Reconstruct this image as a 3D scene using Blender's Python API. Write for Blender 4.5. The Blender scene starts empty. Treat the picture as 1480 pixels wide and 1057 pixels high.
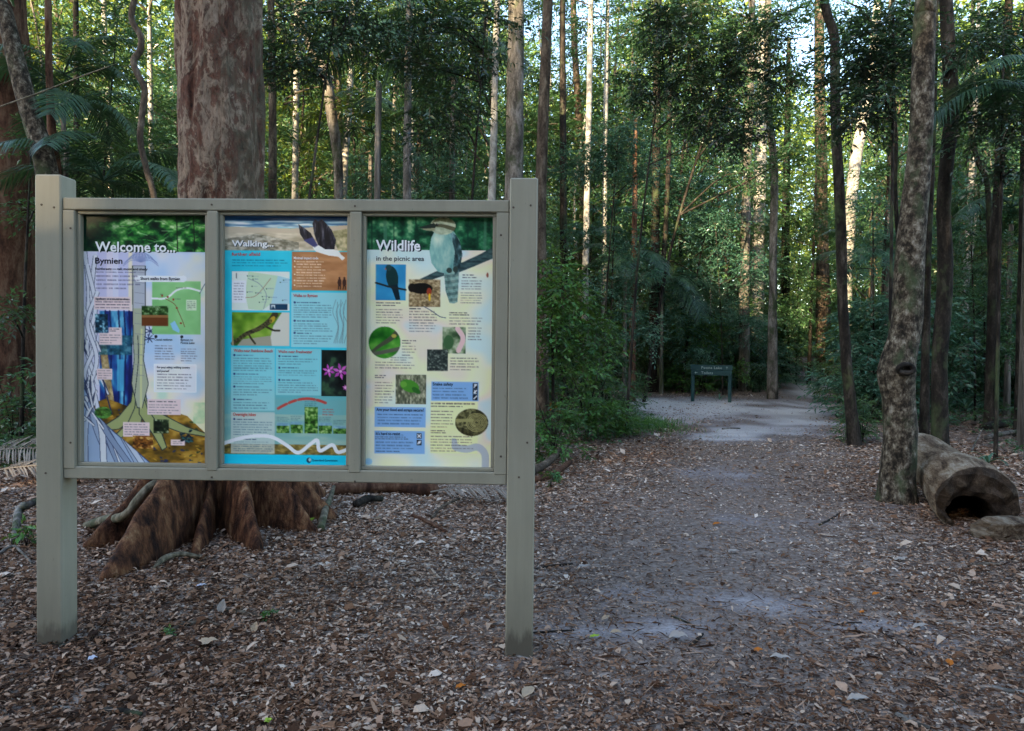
import bpy, math, random
import numpy as np
from mathutils import Vector, Matrix

# ------------------------------------------------------------------ camera, world, sun, exposure
SC = bpy.context.scene
COL = SC.collection
CAM_H, FPX, PITCH, ROLL = 1.42, 1060.0, math.radians(1.27), math.radians(0.6)
F_ = np.array([0, math.cos(PITCH), -math.sin(PITCH)])
U0 = np.array([0, math.sin(PITCH), math.cos(PITCH)])
R0 = np.array([1.0, 0, 0])
R_ = R0 * math.cos(ROLL) + U0 * math.sin(ROLL)
U_ = U0 * math.cos(ROLL) - R0 * math.sin(ROLL)
CAMP = np.array([0, 0, CAM_H])
cd = bpy.data.cameras.new('camera')
cam = bpy.data.objects.new('camera', cd)
COL.objects.link(cam)
cam.matrix_world = Matrix(((R_[0], U_[0], -F_[0], 0), (R_[1], U_[1], -F_[1], 0), (R_[2], U_[2], -F_[2], CAM_H), (0, 0, 0, 1)))
cd.sensor_width = 36.0
cd.lens = 36.0 * FPX / 1480.0
cd.clip_start, cd.clip_end = 0.05, 1000
SC.camera = cam

SUN_EL, SUN_AZ = math.radians(17), math.radians(212)      # azimuth clockwise from +Y: behind the camera, to its left
W = bpy.data.worlds.new('World')
SC.world = W
W.use_nodes = True
nt = W.node_tree
bg = nt.nodes['Background']
sky = nt.nodes.new('ShaderNodeTexSky')
sky.sky_type = 'NISHITA'
sky.sun_disc = False
sky.sun_elevation = SUN_EL
sky.sun_rotation = SUN_AZ
sky.dust_density = 1.2
sky.ozone_density = 1.0
nt.links.new(sky.outputs[0], bg.inputs[0])
bg.inputs[1].default_value = 0.15
sd = bpy.data.lights.new('sun', 'SUN')
sun = bpy.data.objects.new('sun', sd)
COL.objects.link(sun)
sd.energy, sd.angle, sd.color = 5.0, math.radians(0.6), (1.0, 0.77, 0.46)
sv = Vector((math.sin(SUN_AZ) * math.cos(SUN_EL), math.cos(SUN_AZ) * math.cos(SUN_EL), math.sin(SUN_EL)))
sun.rotation_euler = sv.to_track_quat('Z', 'Y').to_euler()
sun.location = (-20, -30, 40)
SC.render.engine = 'CYCLES'
SC.view_settings.view_transform = 'Standard'
SC.view_settings.look = 'None'
SC.view_settings.gamma = 1.0
SC.render.filter_size = 1.15
SC.view_settings.exposure = 2.5
cy = SC.cycles
cy.use_denoising = True
try:
    cy.denoiser = 'OPENIMAGEDENOISE'
except Exception:
    pass
cy.max_bounces, cy.diffuse_bounces, cy.glossy_bounces, cy.transmission_bounces = 6, 4, 2, 4
cy.sample_clamp_indirect = 6.0


def ray(px, py):
    d = F_ * FPX + R_ * (px - 740.0) - U_ * (py - 528.5)
    return d / np.linalg.norm(d)


def at(px, py, Y):
    """point at depth Y along the ray of a photo pixel"""
    d = ray(px, py)
    return CAMP + d * (Y / d[1])


def fnoise(P, scale, seed=0, n=6):
    """cheap smooth noise, about -1..1"""
    r = np.random.RandomState(seed)
    P = np.asarray(P, float)
    out = np.zeros(P.shape[0])
    for i in range(n):
        k = r.normal(size=P.shape[1])
        k = k / np.linalg.norm(k) * scale * r.uniform(.6, 1.7)
        out += np.sin(P @ k + r.uniform(0, 6.28))
    return out / n * 1.6


def gz(x, y):
    """ground height"""
    x = np.atleast_1d(np.asarray(x, float)); y = np.atleast_1d(np.asarray(y, float))
    P = np.stack([x, y], 1)
    z = 0.012 * fnoise(P, 1.6, 3) + 0.05 * fnoise(P, 0.35, 4) * np.clip((np.hypot(x, y) - 6) / 8, 0, 1)
    z += np.clip(y - 27, 0, 200) * 0.045 - 0.00008 * np.clip(y - 27, 0, 200) ** 2
    z += 0.05 * np.exp(-((x + 2.2) ** 2 + (y - 5.6) ** 2) / 1.2)
    for px_, py_ in ((-2.15, 3.52), (.04, 3.46)):          # litter heaped against the posts
        z += 0.022 * np.exp(-((x - px_) ** 2 + (y - py_) ** 2) / .03)
    return z


def G(px, py):
    """ground point under a photo pixel"""
    d = ray(px, py)
    t = CAM_H / max(-d[2], 1e-4)
    for _ in range(12):
        p = CAMP + d * t
        t = (CAM_H - gz(p[0], p[1])[0]) / max(-d[2], 1e-4)
    return CAMP + d * t


# ------------------------------------------------------------------ object helpers
def make_mesh(name, V, quads=None, tris=None, smooth=False, attrs=None, mi=None):
    V = np.asarray(V, np.float32).reshape(-1, 3)
    me = bpy.data.meshes.new(name)
    q = np.zeros((0, 4), np.int32) if quads is None else np.asarray(quads, np.int32).reshape(-1, 4)
    t = np.zeros((0, 3), np.int32) if tris is None else np.asarray(tris, np.int32).reshape(-1, 3)
    me.vertices.add(len(V))
    me.vertices.foreach_set('co', V.ravel())
    me.loops.add(q.size + t.size)
    me.loops.foreach_set('vertex_index', np.concatenate([q.ravel(), t.ravel()]))
    me.polygons.add(len(q) + len(t))
    st = np.concatenate([np.arange(len(q)) * 4, q.size + np.arange(len(t)) * 3]).astype(np.int32)
    me.polygons.foreach_set('loop_start', st)
    if smooth is not False:
        s = np.ones(len(q) + len(t), bool) if smooth is True else np.asarray(smooth, bool)
        me.polygons.foreach_set('use_smooth', s)
    else:
        me.polygons.foreach_set('use_smooth', np.zeros(len(q) + len(t), bool))
    if mi is not None:
        me.polygons.foreach_set('material_index', np.asarray(mi, np.int32))
    for k, a in (attrs or {}).items():
        a = np.asarray(a, np.float32)
        if a.ndim == 1:
            me.attributes.new(k, 'FLOAT', 'POINT').data.foreach_set('value', a)
        else:
            if a.shape[1] == 3:
                a = np.concatenate([a, np.ones((len(a), 1), np.float32)], 1)
            me.attributes.new(k, 'FLOAT_COLOR', 'POINT').data.foreach_set('color', a.ravel())
    me.update()
    me.validate()
    return me


class MB:
    """collects shapes into one mesh"""
    def __init__(s):
        s.V, s.Q, s.T, s.qm, s.tm, s.tint, s.n = [], [], [], [], [], [], 0

    def add(s, V, Q=None, T=None, m=0, tint=None):
        V = np.asarray(V, float).reshape(-1, 3)
        s.V.append(V)
        s.tint.append(np.full(len(V), .5) if tint is None else np.broadcast_to(np.asarray(tint, float), (len(V),)))
        if Q is not None and len(Q):
            s.Q.append(np.asarray(Q).reshape(-1, 4) + s.n); s.qm.append(np.full(len(s.Q[-1]), m))
        if T is not None and len(T):
            s.T.append(np.asarray(T).reshape(-1, 3) + s.n); s.tm.append(np.full(len(s.T[-1]), m))
        s.n += len(V)

    def mesh(s, name, smooth=False, off=(0, 0, 0)):
        q = np.concatenate(s.Q) if s.Q else None
        t = np.concatenate(s.T) if s.T else None
        return make_mesh(name, np.concatenate(s.V) - np.asarray(off), q, t, smooth, {'tint': np.concatenate(s.tint)},
                         np.concatenate(s.qm + s.tm))


def link(name, data, mats=None, parent=None, loc=(0, 0, 0), rz=0.0, sc=1.0):
    o = bpy.data.objects.new(name, data)
    COL.objects.link(o)
    if mats is not None and data is not None and not len(data.materials):
        for m in (mats if isinstance(mats, (list, tuple)) else [mats]):
            data.materials.append(m)
    o.parent = parent
    o.location = loc
    o.rotation_euler = (0, 0, rz)
    o.scale = (sc, sc, sc) if not isinstance(sc, (tuple, list)) else sc
    return o


def tag(o, label=None, cat=None, group=None, kind=None):
    for k, v in (('label', label), ('category', cat), ('group', group), ('kind', kind)):
        if v:
            o[k] = v
    return o


def thing(name, label, cat, loc=(0, 0, 0), rz=0.0, group=None, sc=1.0):
    return tag(link(name, None, None, None, loc, rz, sc), label, cat, group)


def catmull(P, n):
    P = np.asarray(P, float)
    if len(P) == 2:
        return P[0] + (P[1] - P[0]) * np.linspace(0, 1, n)[:, None]
    Q = np.vstack([2 * P[0] - P[1], P, 2 * P[-1] - P[-2]])
    u = np.linspace(0, len(P) - 1 - 1e-6, n)
    i = u.astype(int); t = (u - i)[:, None]
    a, b, c, d = Q[i], Q[i + 1], Q[i + 2], Q[i + 3]
    return .5 * (2 * b + (c - a) * t + (2 * a - 5 * b + 4 * c - d) * t ** 2 + (3 * b - a - 3 * c + d) * t ** 3)


def tube(P, rad, sides=8, seed=0, rough=0.0, cap=True, rscale=3.0):
    """rings round a polyline; returns V, Q, T"""
    P = np.asarray(P, float); n = len(P)
    rad = np.broadcast_to(np.asarray(rad, float), (n,))
    tg = np.gradient(P, axis=0); tg /= np.linalg.norm(tg, axis=1)[:, None] + 1e-9
    ref = np.array([0, 0, 1.0]) if abs(tg[0, 2]) < .8 else np.array([1.0, 0, 0])
    a = np.cross(tg, ref); a /= np.linalg.norm(a, axis=1)[:, None] + 1e-9
    b = np.cross(tg, a)
    th = np.linspace(0, 2 * math.pi, sides, endpoint=False)
    d = a[:, None, :] * np.cos(th)[None, :, None] + b[:, None, :] * np.sin(th)[None, :, None]
    V = P[:, None, :] + d * rad[:, None, None]
    if rough:
        nz = fnoise((P[:, None, :] + d * .5).reshape(-1, 3) * np.array([1, 1, .5]), rscale, seed).reshape(n, sides)
        nz += .5 * fnoise((P[:, None, :] + d * .5).reshape(-1, 3), rscale * 3, seed + 1).reshape(n, sides)
        V = P[:, None, :] + d * (rad[:, None] * (1 + rough * nz))[:, :, None]
    V = V.reshape(-1, 3)
    i = np.arange(n - 1)[:, None] * sides; j = np.arange(sides)[None, :]; k = (j + 1) % sides
    Q = np.stack([i + j, i + k, i + sides + k, i + sides + j], -1).reshape(-1, 4)
    T = []
    if cap:
        m = len(V)
        V = np.vstack([V, P[0], P[-1]])
        jj = np.arange(sides); kk = (jj + 1) % sides
        T = np.vstack([np.stack([kk, jj, np.full(sides, m)], 1),
                       np.stack([(n - 1) * sides + jj, (n - 1) * sides + kk, np.full(sides, m + 1)], 1)])
    return V, Q, T


def box(x0, x1, y0, y1, z0, z1, b=0.003):
    """box with chamfered edges, 24 vertices"""
    c = np.array([(x0 + x1) / 2, (y0 + y1) / 2, (z0 + z1) / 2]); h = np.array([x1 - x0, y1 - y0, z1 - z0]) / 2
    V, idx = [], {}
    for s in [(i, j, k) for i in (-1, 1) for j in (-1, 1) for k in (-1, 1)]:
        for ax in range(3):
            p = c + np.array(s) * (h - b)
            p[ax] = c[ax] + s[ax] * h[ax]
            idx[s, ax] = len(V); V.append(p)
    Q, T = [], []
    cyc = [(-1, -1), (1, -1), (1, 1), (-1, 1)]
    for ax in range(3):
        o = [a for a in range(3) if a != ax]
        for sg in (-1, 1):
            f = []
            for u, v in cyc:
                s = [0, 0, 0]; s[ax] = sg; s[o[0]] = u; s[o[1]] = v
                f.append(idx[tuple(s), ax])
            if (sg == -1) ^ (ax == 1):
                f = f[::-1]
            Q.append(f)
        for u, v in cyc:      # edges running along ax
            s0 = [0, 0, 0]; s0[o[0]] = u; s0[o[1]] = v
            s1 = list(s0); s0[ax] = -1; s1[ax] = 1; s0 = tuple(s0); s1 = tuple(s1)
            Q.append([idx[s0, o[0]], idx[s1, o[0]], idx[s1, o[1]], idx[s0, o[1]]])
    for s in [(i, j, k) for i in (-1, 1) for j in (-1, 1) for k in (-1, 1)]:
        T.append([idx[s, 0], idx[s, 1], idx[s, 2]])
    return np.array(V), np.array(Q), np.array(T)


def fix_normals(me):
    import bmesh
    bm = bmesh.new(); bm.from_mesh(me)
    bmesh.ops.recalc_face_normals(bm, faces=bm.faces)
    bm.to_mesh(me); bm.free()
    return me


# ------------------------------------------------------------------ materials
def new_mat(name):
    m = bpy.data.materials.new(name)
    m.use_nodes = True
    n = m.node_tree.nodes; l = m.node_tree.links
    return m, n, l, n['Principled BSDF']


def ramp(n, stops, interp='LINEAR'):
    r = n.new('ShaderNodeValToRGB')
    r.color_ramp.interpolation = interp
    e = r.color_ramp.elements
    while len(e) < len(stops):
        e.new(0.5)
    for i, (p, c) in enumerate(stops):
        e[i].position = p; e[i].color = (*c, 1)
    return r


def noise(n, l, vec, scale, detail=4, rough=.6, dist=0.0):
    t = n.new('ShaderNodeTexNoise')
    t.inputs['Scale'].default_value = scale; t.inputs['Detail'].default_value = detail
    t.inputs['Roughness'].default_value = rough; t.inputs['Distortion'].default_value = dist
    if vec is not None:
        l.new(vec, t.inputs['Vector'])
    return t


def coords(n, l, scale=(1, 1, 1), rnd=True):
    tc = n.new('ShaderNodeTexCoord'); mp = n.new('ShaderNodeMapping')
    mp.inputs['Scale'].default_value = scale
    l.new(tc.outputs['Object'], mp.inputs['Vector'])
    if rnd:
        oi = n.new('ShaderNodeObjectInfo'); mu = n.new('ShaderNodeMath'); mu.operation = 'MULTIPLY'; mu.inputs[1].default_value = 37
        l.new(oi.outputs['Random'], mu.inputs[0]); l.new(mu.outputs[0], mp.inputs['Location'])
    return mp.outputs['Vector']


def bump(n, l, h, b, strength=.5, dist=.02):
    bp = n.new('ShaderNodeBump'); bp.inputs['Strength'].default_value = strength; bp.inputs['Distance'].default_value = dist
    l.new(h, bp.inputs['Height']); l.new(bp.outputs[0], b.inputs['Normal'])


def mixc(n, l, fac, a, b, mode='MIX'):
    m = n.new('ShaderNodeMix'); m.data_type = 'RGBA'; m.blend_type = mode
    for s, v in ((0, fac), (6, a), (7, b)):
        if isinstance(v, (int, float)):
            m.inputs[s].default_value = v
        elif isinstance(v, tuple):
            m.inputs[s].default_value = (*v, 1)
        else:
            l.new(v, m.inputs[s])
    return m.outputs[2]


def leaf_mat(name, dark, mid, light, trans=(.16, .2, .02), rough=.42, tfac=.35, spec=.5):
    m, n, l, b = new_mat(name)
    at_ = n.new('ShaderNodeAttribute'); at_.attribute_name = 'tint'
    oi = n.new('ShaderNodeObjectInfo')
    ad = n.new('ShaderNodeMath'); ad.operation = 'MULTIPLY_ADD'; ad.inputs[1].default_value = .35
    l.new(oi.outputs['Random'], ad.inputs[0]); 
    sb = n.new('ShaderNodeMath'); sb.operation = 'SUBTRACT'; sb.inputs[1].default_value = .17
    l.new(at_.outputs['Fac'], sb.inputs[0]); l.new(sb.outputs[0], ad.inputs[2])
    r = ramp(n, [(0, dark), (.5, mid), (1, light)])
    l.new(ad.outputs[0], r.inputs[0])
    l.new(r.outputs[0], b.inputs['Base Color'])
    b.inputs['Roughness'].default_value = rough
    b.inputs['Specular IOR Level'].default_value = spec
    t = n.new('ShaderNodeBsdfTranslucent'); t.inputs['Color'].default_value = (*trans, 1)
    ms = n.new('ShaderNodeMixShader'); ms.inputs[0].default_value = tfac
    l.new(b.outputs[0], ms.inputs[1]); l.new(t.outputs[0], ms.inputs[2])
    l.new(ms.outputs[0], n['Material Output'].inputs['Surface'])
    return m


def bark_mat(name, stops, scale=6.0, stretch=.35, bstr=.6, dist=.02, rough=.85, fine=40.0, moss=0.0, dist_=.6):
    m, n, l, b = new_mat(name)
    v = coords(n, l, (1, 1, stretch))
    v2 = coords(n, l, (1, 1, .6))
    a = noise(n, l, v, scale, 5, .65, dist_)
    c = noise(n, l, v2, fine, 3, .6)
    mx = n.new('ShaderNodeMath'); mx.operation = 'MULTIPLY_ADD'; mx.inputs[1].default_value = .3
    l.new(c.outputs[0], mx.inputs[0]); l.new(a.outputs[0], mx.inputs[2])
    sb = n.new('ShaderNodeMath'); sb.operation = 'SUBTRACT'; sb.inputs[1].default_value = .15
    l.new(mx.outputs[0], sb.inputs[0])
    r = ramp(n, stops)
    l.new(sb.outputs[0], r.inputs[0])
    col = r.outputs[0]
    if moss:
        k = noise(n, l, v2, 3.2, 4, .65)
        rr = ramp(n, [(.56 - .1 * moss, (0, 0, 0)), (.66, (1, 1, 1))])
        l.new(k.outputs[0], rr.inputs[0])
        col = mixc(n, l, rr.outputs[0], col, (.045, .06, .028))
    l.new(col, b.inputs['Base Color'])
    b.inputs['Roughness'].default_value = rough
    b.inputs['Specular IOR Level'].default_value = .2
    bump(n, l, sb.outputs[0], b, bstr, dist)
    return m


def plain(name, c, rough=.6, spec=.3):
    m, n, l, b = new_mat(name)
    b.inputs['Base Color'].default_value = (*c, 1); b.inputs['Roughness'].default_value = rough
    b.inputs['Specular IOR Level'].default_value = spec
    return m


M = {}
M['leaf_a'] = leaf_mat('dark_glossy_leaf', (.013, .042, .024), (.034, .096, .046), (.08, .175, .075), trans=(.10, .19, .04), rough=.32, spec=.6)
M['leaf_b'] = leaf_mat('mid_green_leaf', (.022, .068, .034), (.056, .15, .062), (.115, .23, .082), trans=(.14, .21, .035), rough=.36, spec=.6)
M['leaf_c'] = leaf_mat('blue_green_leaf', (.026, .09, .064), (.066, .178, .122), (.135, .27, .18), trans=(.09, .2, .08), rough=.34, spec=.6)
M['leaf_y'] = leaf_mat('yellow_green_leaf', (.045, .10, .018), (.10, .18, .03), (.17, .24, .04), trans=(.26, .28, .03), rough=.45)
M['leaf_near'] = leaf_mat('bright_shrub_leaf', (.024, .09, .03), (.05, .17, .042), (.10, .28, .06), rough=.33)
M['leaf_shaded'] = leaf_mat('shade_painted_leaf', (.007, .02, .012), (.016, .042, .022), (.04, .09, .045), trans=(.05, .10, .02), rough=.28, tfac=.2, spec=.7)  # shade of the near overhanging foliage put into the leaf colour
M['palm'] = leaf_mat('palm_leaflet', (.014, .04, .02), (.03, .078, .04), (.055, .115, .062), trans=(.06, .12, .03), rough=.36, tfac=.18)
M['dead'] = leaf_mat('dead_frond', (.10, .085, .07), (.22, .19, .16), (.38, .34, .29), trans=(.1, .08, .05), rough=.8, tfac=.08, spec=.1)
M['bark_mottled'] = bark_mat('mottled_grey_bark', [(.34, (.008, .006, .004)), (.44, (.028, .021, .014)), (.52, (.07, .054, .037)), (.59, (.135, .113, .083)), (.70, (.26, .235, .19))], 16, .75, .8, .025, fine=70, moss=.25, dist_=.1)
M['bark_dark'] = bark_mat('dark_bark', [(.38, (.007, .0055, .0045)), (.52, (.02, .016, .0125)), (.66, (.055, .046, .038)), (.75, (.12, .107, .09))], 9, .3, .6, .02, moss=.3)
M['bark_brown'] = bark_mat('brown_bark', [(.35, (.024, .017, .012)), (.5, (.07, .052, .037)), (.68, (.155, .125, .095))], 8, .35, .6, .015)
M['bark_pale'] = bark_mat('pale_smooth_bark', [(.35, (.15, .14, .125)), (.5, (.29, .28, .255)), (.68, (.44, .43, .40))], 5, .9, .2, .008, fine=18)
M['bark_grey'] = bark_mat('grey_bark', [(.35, (.04, .036, .03)), (.5, (.12, .108, .095)), (.68, (.26, .24, .22))], 7, .3, .5, .015, moss=.2)
M['bark_red'] = bark_mat('reddish_bark', [(.35, (.03, .013, .008)), (.5, (.09, .042, .024)), (.68, (.17, .105, .068))], 8, .25, .6, .02)
M['twig'] = plain('twig_bark', (.09, .075, .055), .8, .2)
M['vine'] = bark_mat('vine_bark', [(.35, (.05, .045, .03)), (.5, (.13, .115, .08)), (.68, (.24, .21, .16))], 16, .4, .5, .01, moss=.4)
# ------------------------------------------------------------------ foliage generators
UP = np.array([0, 0, 1.0])


def unit(a):
    return a / (np.linalg.norm(a, axis=-1, keepdims=True) + 1e-9)


def leaf_geo(P, D, N, L, Wd, fold=.18, droop=.12):
    """two-triangle folded leaves; returns V (n*4,3), T"""
    D = unit(D)
    S = unit(np.cross(D, N)); N = np.cross(S, D)
    L = np.broadcast_to(L, (len(P),))[:, None]; Wd = np.broadcast_to(Wd, (len(P),))[:, None]
    mid = P + D * L * .45 + N * Wd * fold
    tip = P + D * L - N * L * droop
    V = np.stack([P, mid - S * Wd * .5, tip, mid + S * Wd * .5], 1).reshape(-1, 3)
    i = np.arange(len(P))[:, None] * 4
    T = np.concatenate([i + np.array([[0, 1, 2]]), i + np.array([[0, 2, 3]])], 1).reshape(-1, 3)
    return V, T


def sprays(mb, C, D, k, tl, L, rng, m=0, wr=.42, tint0=None, twig=True, twm=1):
    """leafy twigs: k leaves alternate along a drooping twig from each point C along D"""
    n = len(C)
    D = unit(D)
    side = unit(np.cross(D, UP + rng.normal(0, .15, (n, 3))))
    t = (np.arange(k) + .6) / k
    tl_ = tl * rng.uniform(.7, 1.3, (n, 1))
    pos = C[:, None, :] + D[:, None, :] * (t[None, :, None] * tl_[:, :, None]) - UP * (t[None, :, None] ** 2 * tl_[:, :, None] * .25)
    sg = np.where(np.arange(k) % 2 == 0, 1, -1)[None, :, None]
    ld = D[:, None, :] * .6 + side[:, None, :] * sg * .85 + rng.normal(0, .28, (n, k, 3)) + np.array([0, 0, -.18])
    ld[:, -1] = D + np.array([0, 0, -.25])
    nn = np.cross(side, D); nn *= np.where(nn[:, 2:3] < 0, -1, 1)
    nn = nn[:, None, :] + rng.normal(0, .32, (n, k, 3))
    ll = L * rng.uniform(.65, 1.25, n * k)
    V, T = leaf_geo(pos.reshape(-1, 3), ld.reshape(-1, 3), nn.reshape(-1, 3), ll, ll * wr)
    base = rng.uniform(.15, .8, n) if tint0 is None else tint0
    tt = np.clip(np.repeat(base, k) + rng.normal(0, .13, n * k), 0, 1)
    mb.add(V, None, T, m, np.repeat(tt, 4))
    if twig:
        e = C + D * tl_ - UP * tl_ * .25
        w = side * .004
        mid = (C + e) / 2 + UP * tl_ * .06
        V = np.stack([C - w * 1.5, C + w * 1.5, mid + w, mid - w, e], 1).reshape(-1, 3)
        i = np.arange(n)[:, None] * 5
        mb.add(V, (i + np.array([[0, 1, 2, 3]])), (i + np.array([[3, 2, 4]])), twm)


def rand_dirs(n, rng, flat=1.0):
    d = rng.normal(size=(n, 3)); d[:, 2] *= flat
    return unit(d)


def clumps(mb, centres, radii, per, k, tl, L, rng, m=0, wr=.42, flat=.55):
    """sprays round clump centres, a light or dark tone to each clump"""
    for c, r in zip(centres, radii):
        n = max(3, int(per * rng.uniform(.7, 1.3)))
        d = rand_dirs(n, rng, flat)
        d[:, 2] += .05
        p = c + d * (r * rng.uniform(.15, 1.0, (n, 1)) ** .6) * np.array([1, 1, .65])
        dd = unit(d * np.array([1, 1, .4]) + rng.normal(0, .3, (n, 3)) + np.array([0, 0, -.05]))
        tone = np.clip(rng.uniform(.05, .85) + rng.normal(0, .14, n), .0, 1)
        sprays(mb, p, dd, k, tl, L, rng, m, wr, tone)


def limb(mb, p0, p1, r0, r1, rng, m=1, sag=.1):
    p0 = np.asarray(p0, float); p1 = np.asarray(p1, float)
    ln = np.linalg.norm(p1 - p0)
    mid = (p0 + p1) / 2 + rng.normal(0, .06 * ln, 3) + UP * ln * sag
    P = catmull([p0, mid, p1], 6)
    mb.add(*tube(P, np.linspace(r0, r1, 6), 5, cap=False), m=m)


def crown_mesh(name, h0, h1, R, nc, per, k, tl, L, seed, r0=.05, shape='column', wr=.42):
    """crown round a stem along z (h0..h1); origin at the trunk foot"""
    rng = np.random.RandomState(seed)
    mb = MB()
    C, Rr = [], []
    for i in range(nc):
        t = rng.uniform(0, 1)
        z = h0 + (h1 - h0) * t
        if shape == 'column':
            rad = R * (.35 + .65 * math.sin(math.pi * min(1, .15 + t * .95)))
        elif shape == 'top':
            rad = R * math.sqrt(max(.03, 1 - (t * 1.02 - .15) ** 2)) if t > .15 else R * .7
        else:
            rad = R * math.sqrt(max(.05, 1 - t ** 2))
        a = rng.uniform(0, 6.283)
        rr = rad * math.sqrt(rng.uniform(.05, 1))
        c = np.array([rr * math.cos(a), rr * math.sin(a), z])
        C.append(c); Rr.append(R * rng.uniform(.22, .42))
        if i % 2 == 0:
            limb(mb, (c[0] * .05, c[1] * .05, max(.1, z - rr * rng.uniform(.25, .6))), c, r0 * .5, r0 * .15, rng)
    clumps(mb, C, Rr, per, k, tl, L, rng, wr=wr)
    return mb.mesh(name)


def trunk_mesh(name, h, r0, r1, seed, lean=.25, sides=9, flare=1.5, rough=.06):
    rng = np.random.RandomState(seed)
    n = 14
    z = np.linspace(0, 1, n)
    P = np.zeros((n, 3)); P[:, 2] = z * h - .1
    P[:, 0] = lean * fnoise(z[:, None], 4, seed) * z; P[:, 1] = lean * fnoise(z[:, None], 4, seed + 9) * z
    r = r0 + (r1 - r0) * z
    r *= 1 + (flare - 1) * np.exp(-z * h / .25)
    mb = MB(); mb.add(*tube(P, r, sides, seed, rough))
    return mb.mesh(name, True)


def frond_mesh(name, L, nl, ll, seed, arch=.9, wid=.03, up=.6, hang=.6):
    """one arching feather palm frond growing along +x from the origin"""
    rng = np.random.RandomState(seed)
    t = np.linspace(0, 1, 14)
    ang = up - (up + arch) * t ** 1.2
    dx = np.cos(ang); dz = np.sin(ang)
    x = np.concatenate([[0], np.cumsum((dx[1:] + dx[:-1]) / 2)]) * L / 13
    z = np.concatenate([[0], np.cumsum((dz[1:] + dz[:-1]) / 2)]) * L / 13
    P = np.stack([x, .05 * L * np.sin(t * 3), z], 1)
    mb = MB()
    mb.add(*tube(P, np.linspace(.02, .004, 14) * (L / 2.2), 5, cap=False), tint=.6)
    for s in (-1, 1):
        u = np.linspace(.14, 1, nl) + rng.uniform(-.005, .005, nl)
        u = np.clip(u, 0, 1)
        p = np.stack([np.interp(u, t, P[:, i]) for i in range(3)], 1)
        tg = unit(np.stack([np.interp(u, t, np.gradient(P[:, i])) for i in range(3)], 1))
        sd_ = np.array([0, s, 0.0])
        nn = unit(np.cross(tg, sd_)) * (s if True else 1)
        nn *= np.where(nn[:, 2:3] < 0, -1, 1)
        d = unit(tg * .55 + sd_ * .9 + nn * .12 + rng.normal(0, .05, (nl, 3)))
        ln = ll * (np.sin(np.clip(u * 1.05, 0, 1) * math.pi * .85 + .25) ** .6 + .05) * rng.uniform(.9, 1.1, nl)
        S = unit(np.cross(d, nn))
        V = []
        for q, wq in ((0, .4), (.35, 1), (.7, .75), (1, .05)):
            c = p + d * (ln * q)[:, None] - UP * (ln * hang * q ** 2)[:, None] * .7
            w = (wid * wq / 2)
            V += [c - S * w, c + S * w]
        V = np.stack(V, 1).reshape(-1, 3)
        i = np.arange(nl)[:, None] * 8
        Q = np.concatenate([i + np.array([[0, 1, 3, 2]]), i + np.array([[2, 3, 5, 4]]), i + np.array([[4, 5, 7, 6]])], 1).reshape(-1, 4)
        mb.add(V, Q, None, 0, np.repeat(rng.uniform(.3, .7, nl), 8))
    return mb.mesh(name)


def blade_rosette(name, n, L, wid, seed, up=1.0, stem=.0):
    """strappy arching leaves from one crown point"""
    rng = np.random.RandomState(seed)
    mb = MB()
    if stem:
        mb.add(*tube(catmull([(0, 0, 0), (.02, .02, stem / 2), (0, 0, stem)], 5), .012, 5), m=1)
    for i in range(n):
        a = rng.uniform(0, 6.283); el = up * rng.uniform(.5, 1.1); l = L * rng.uniform(.6, 1.1)
        h = np.array([math.cos(a), math.sin(a), 0]); S = np.array([-h[1], h[0], 0])
        t = np.linspace(0, 1, 6)
        e = el - 1.5 * t ** 1.5
        r = np.concatenate([[0], np.cumsum(np.cos(e[1:]))]) * l / 5; z = np.concatenate([[0], np.cumsum(np.sin(e[1:]))]) * l / 5 + stem * rng.uniform(.85, 1)
        w = wid * np.array([.5, .9, 1, .9, .6, .05]) / 2
        c = h * r[:, None] + UP * z[:, None]
        V = np.stack([c - S * w[:, None] + UP * w[:, None] * .4, c, c + S * w[:, None] + UP * w[:, None] * .4], 1).reshape(-1, 3)
        Q = []
        for k in range(5):
            b = k * 3
            Q += [[b, b + 1, b + 4, b + 3], [b + 1, b + 2, b + 5, b + 4]]
        mb.add(V, Q, None, 0, rng.uniform(.2, .9))
    return mb.mesh(name)


# ------------------------------------------------------------------ ground
CLEAR_L = [(-60, 8.2), (-3.6, 8.4), (-.6, 8.0)] + [tuple(G(*p)[:2]) for p in ((782, 698), (812, 676), (862, 645), (948, 630), (930, 600), (922, 574), (1000, 568), (1112, 568))] + [(13.2, 35), (17.0, 43), (19, 50)]
CLEAR_R = [(20.5, 50), (18.3, 43), (15.2, 35)] + [tuple(G(*p)[:2]) for p in ((1200, 568), (1212, 600), (1225, 648), (1290, 640), (1400, 640))] + [(6.6, 8.0), (60, 6.5)]
POLY = np.array(CLEAR_L + CLEAR_R + [(60, -12), (-60, -12)])


def inside(x, y, poly=POLY):
    x = np.asarray(x, float); y = np.asarray(y, float)
    c = np.zeros(x.shape, bool)
    n = len(poly)
    for i in range(n):
        x0, y0 = poly[i]; x1, y1 = poly[(i + 1) % n]
        k = ((y0 > y) != (y1 > y))
        c ^= k & (x < (x1 - x0) * (y - y0) / (y1 - y0 + 1e-12) + x0)
    return c


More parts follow.
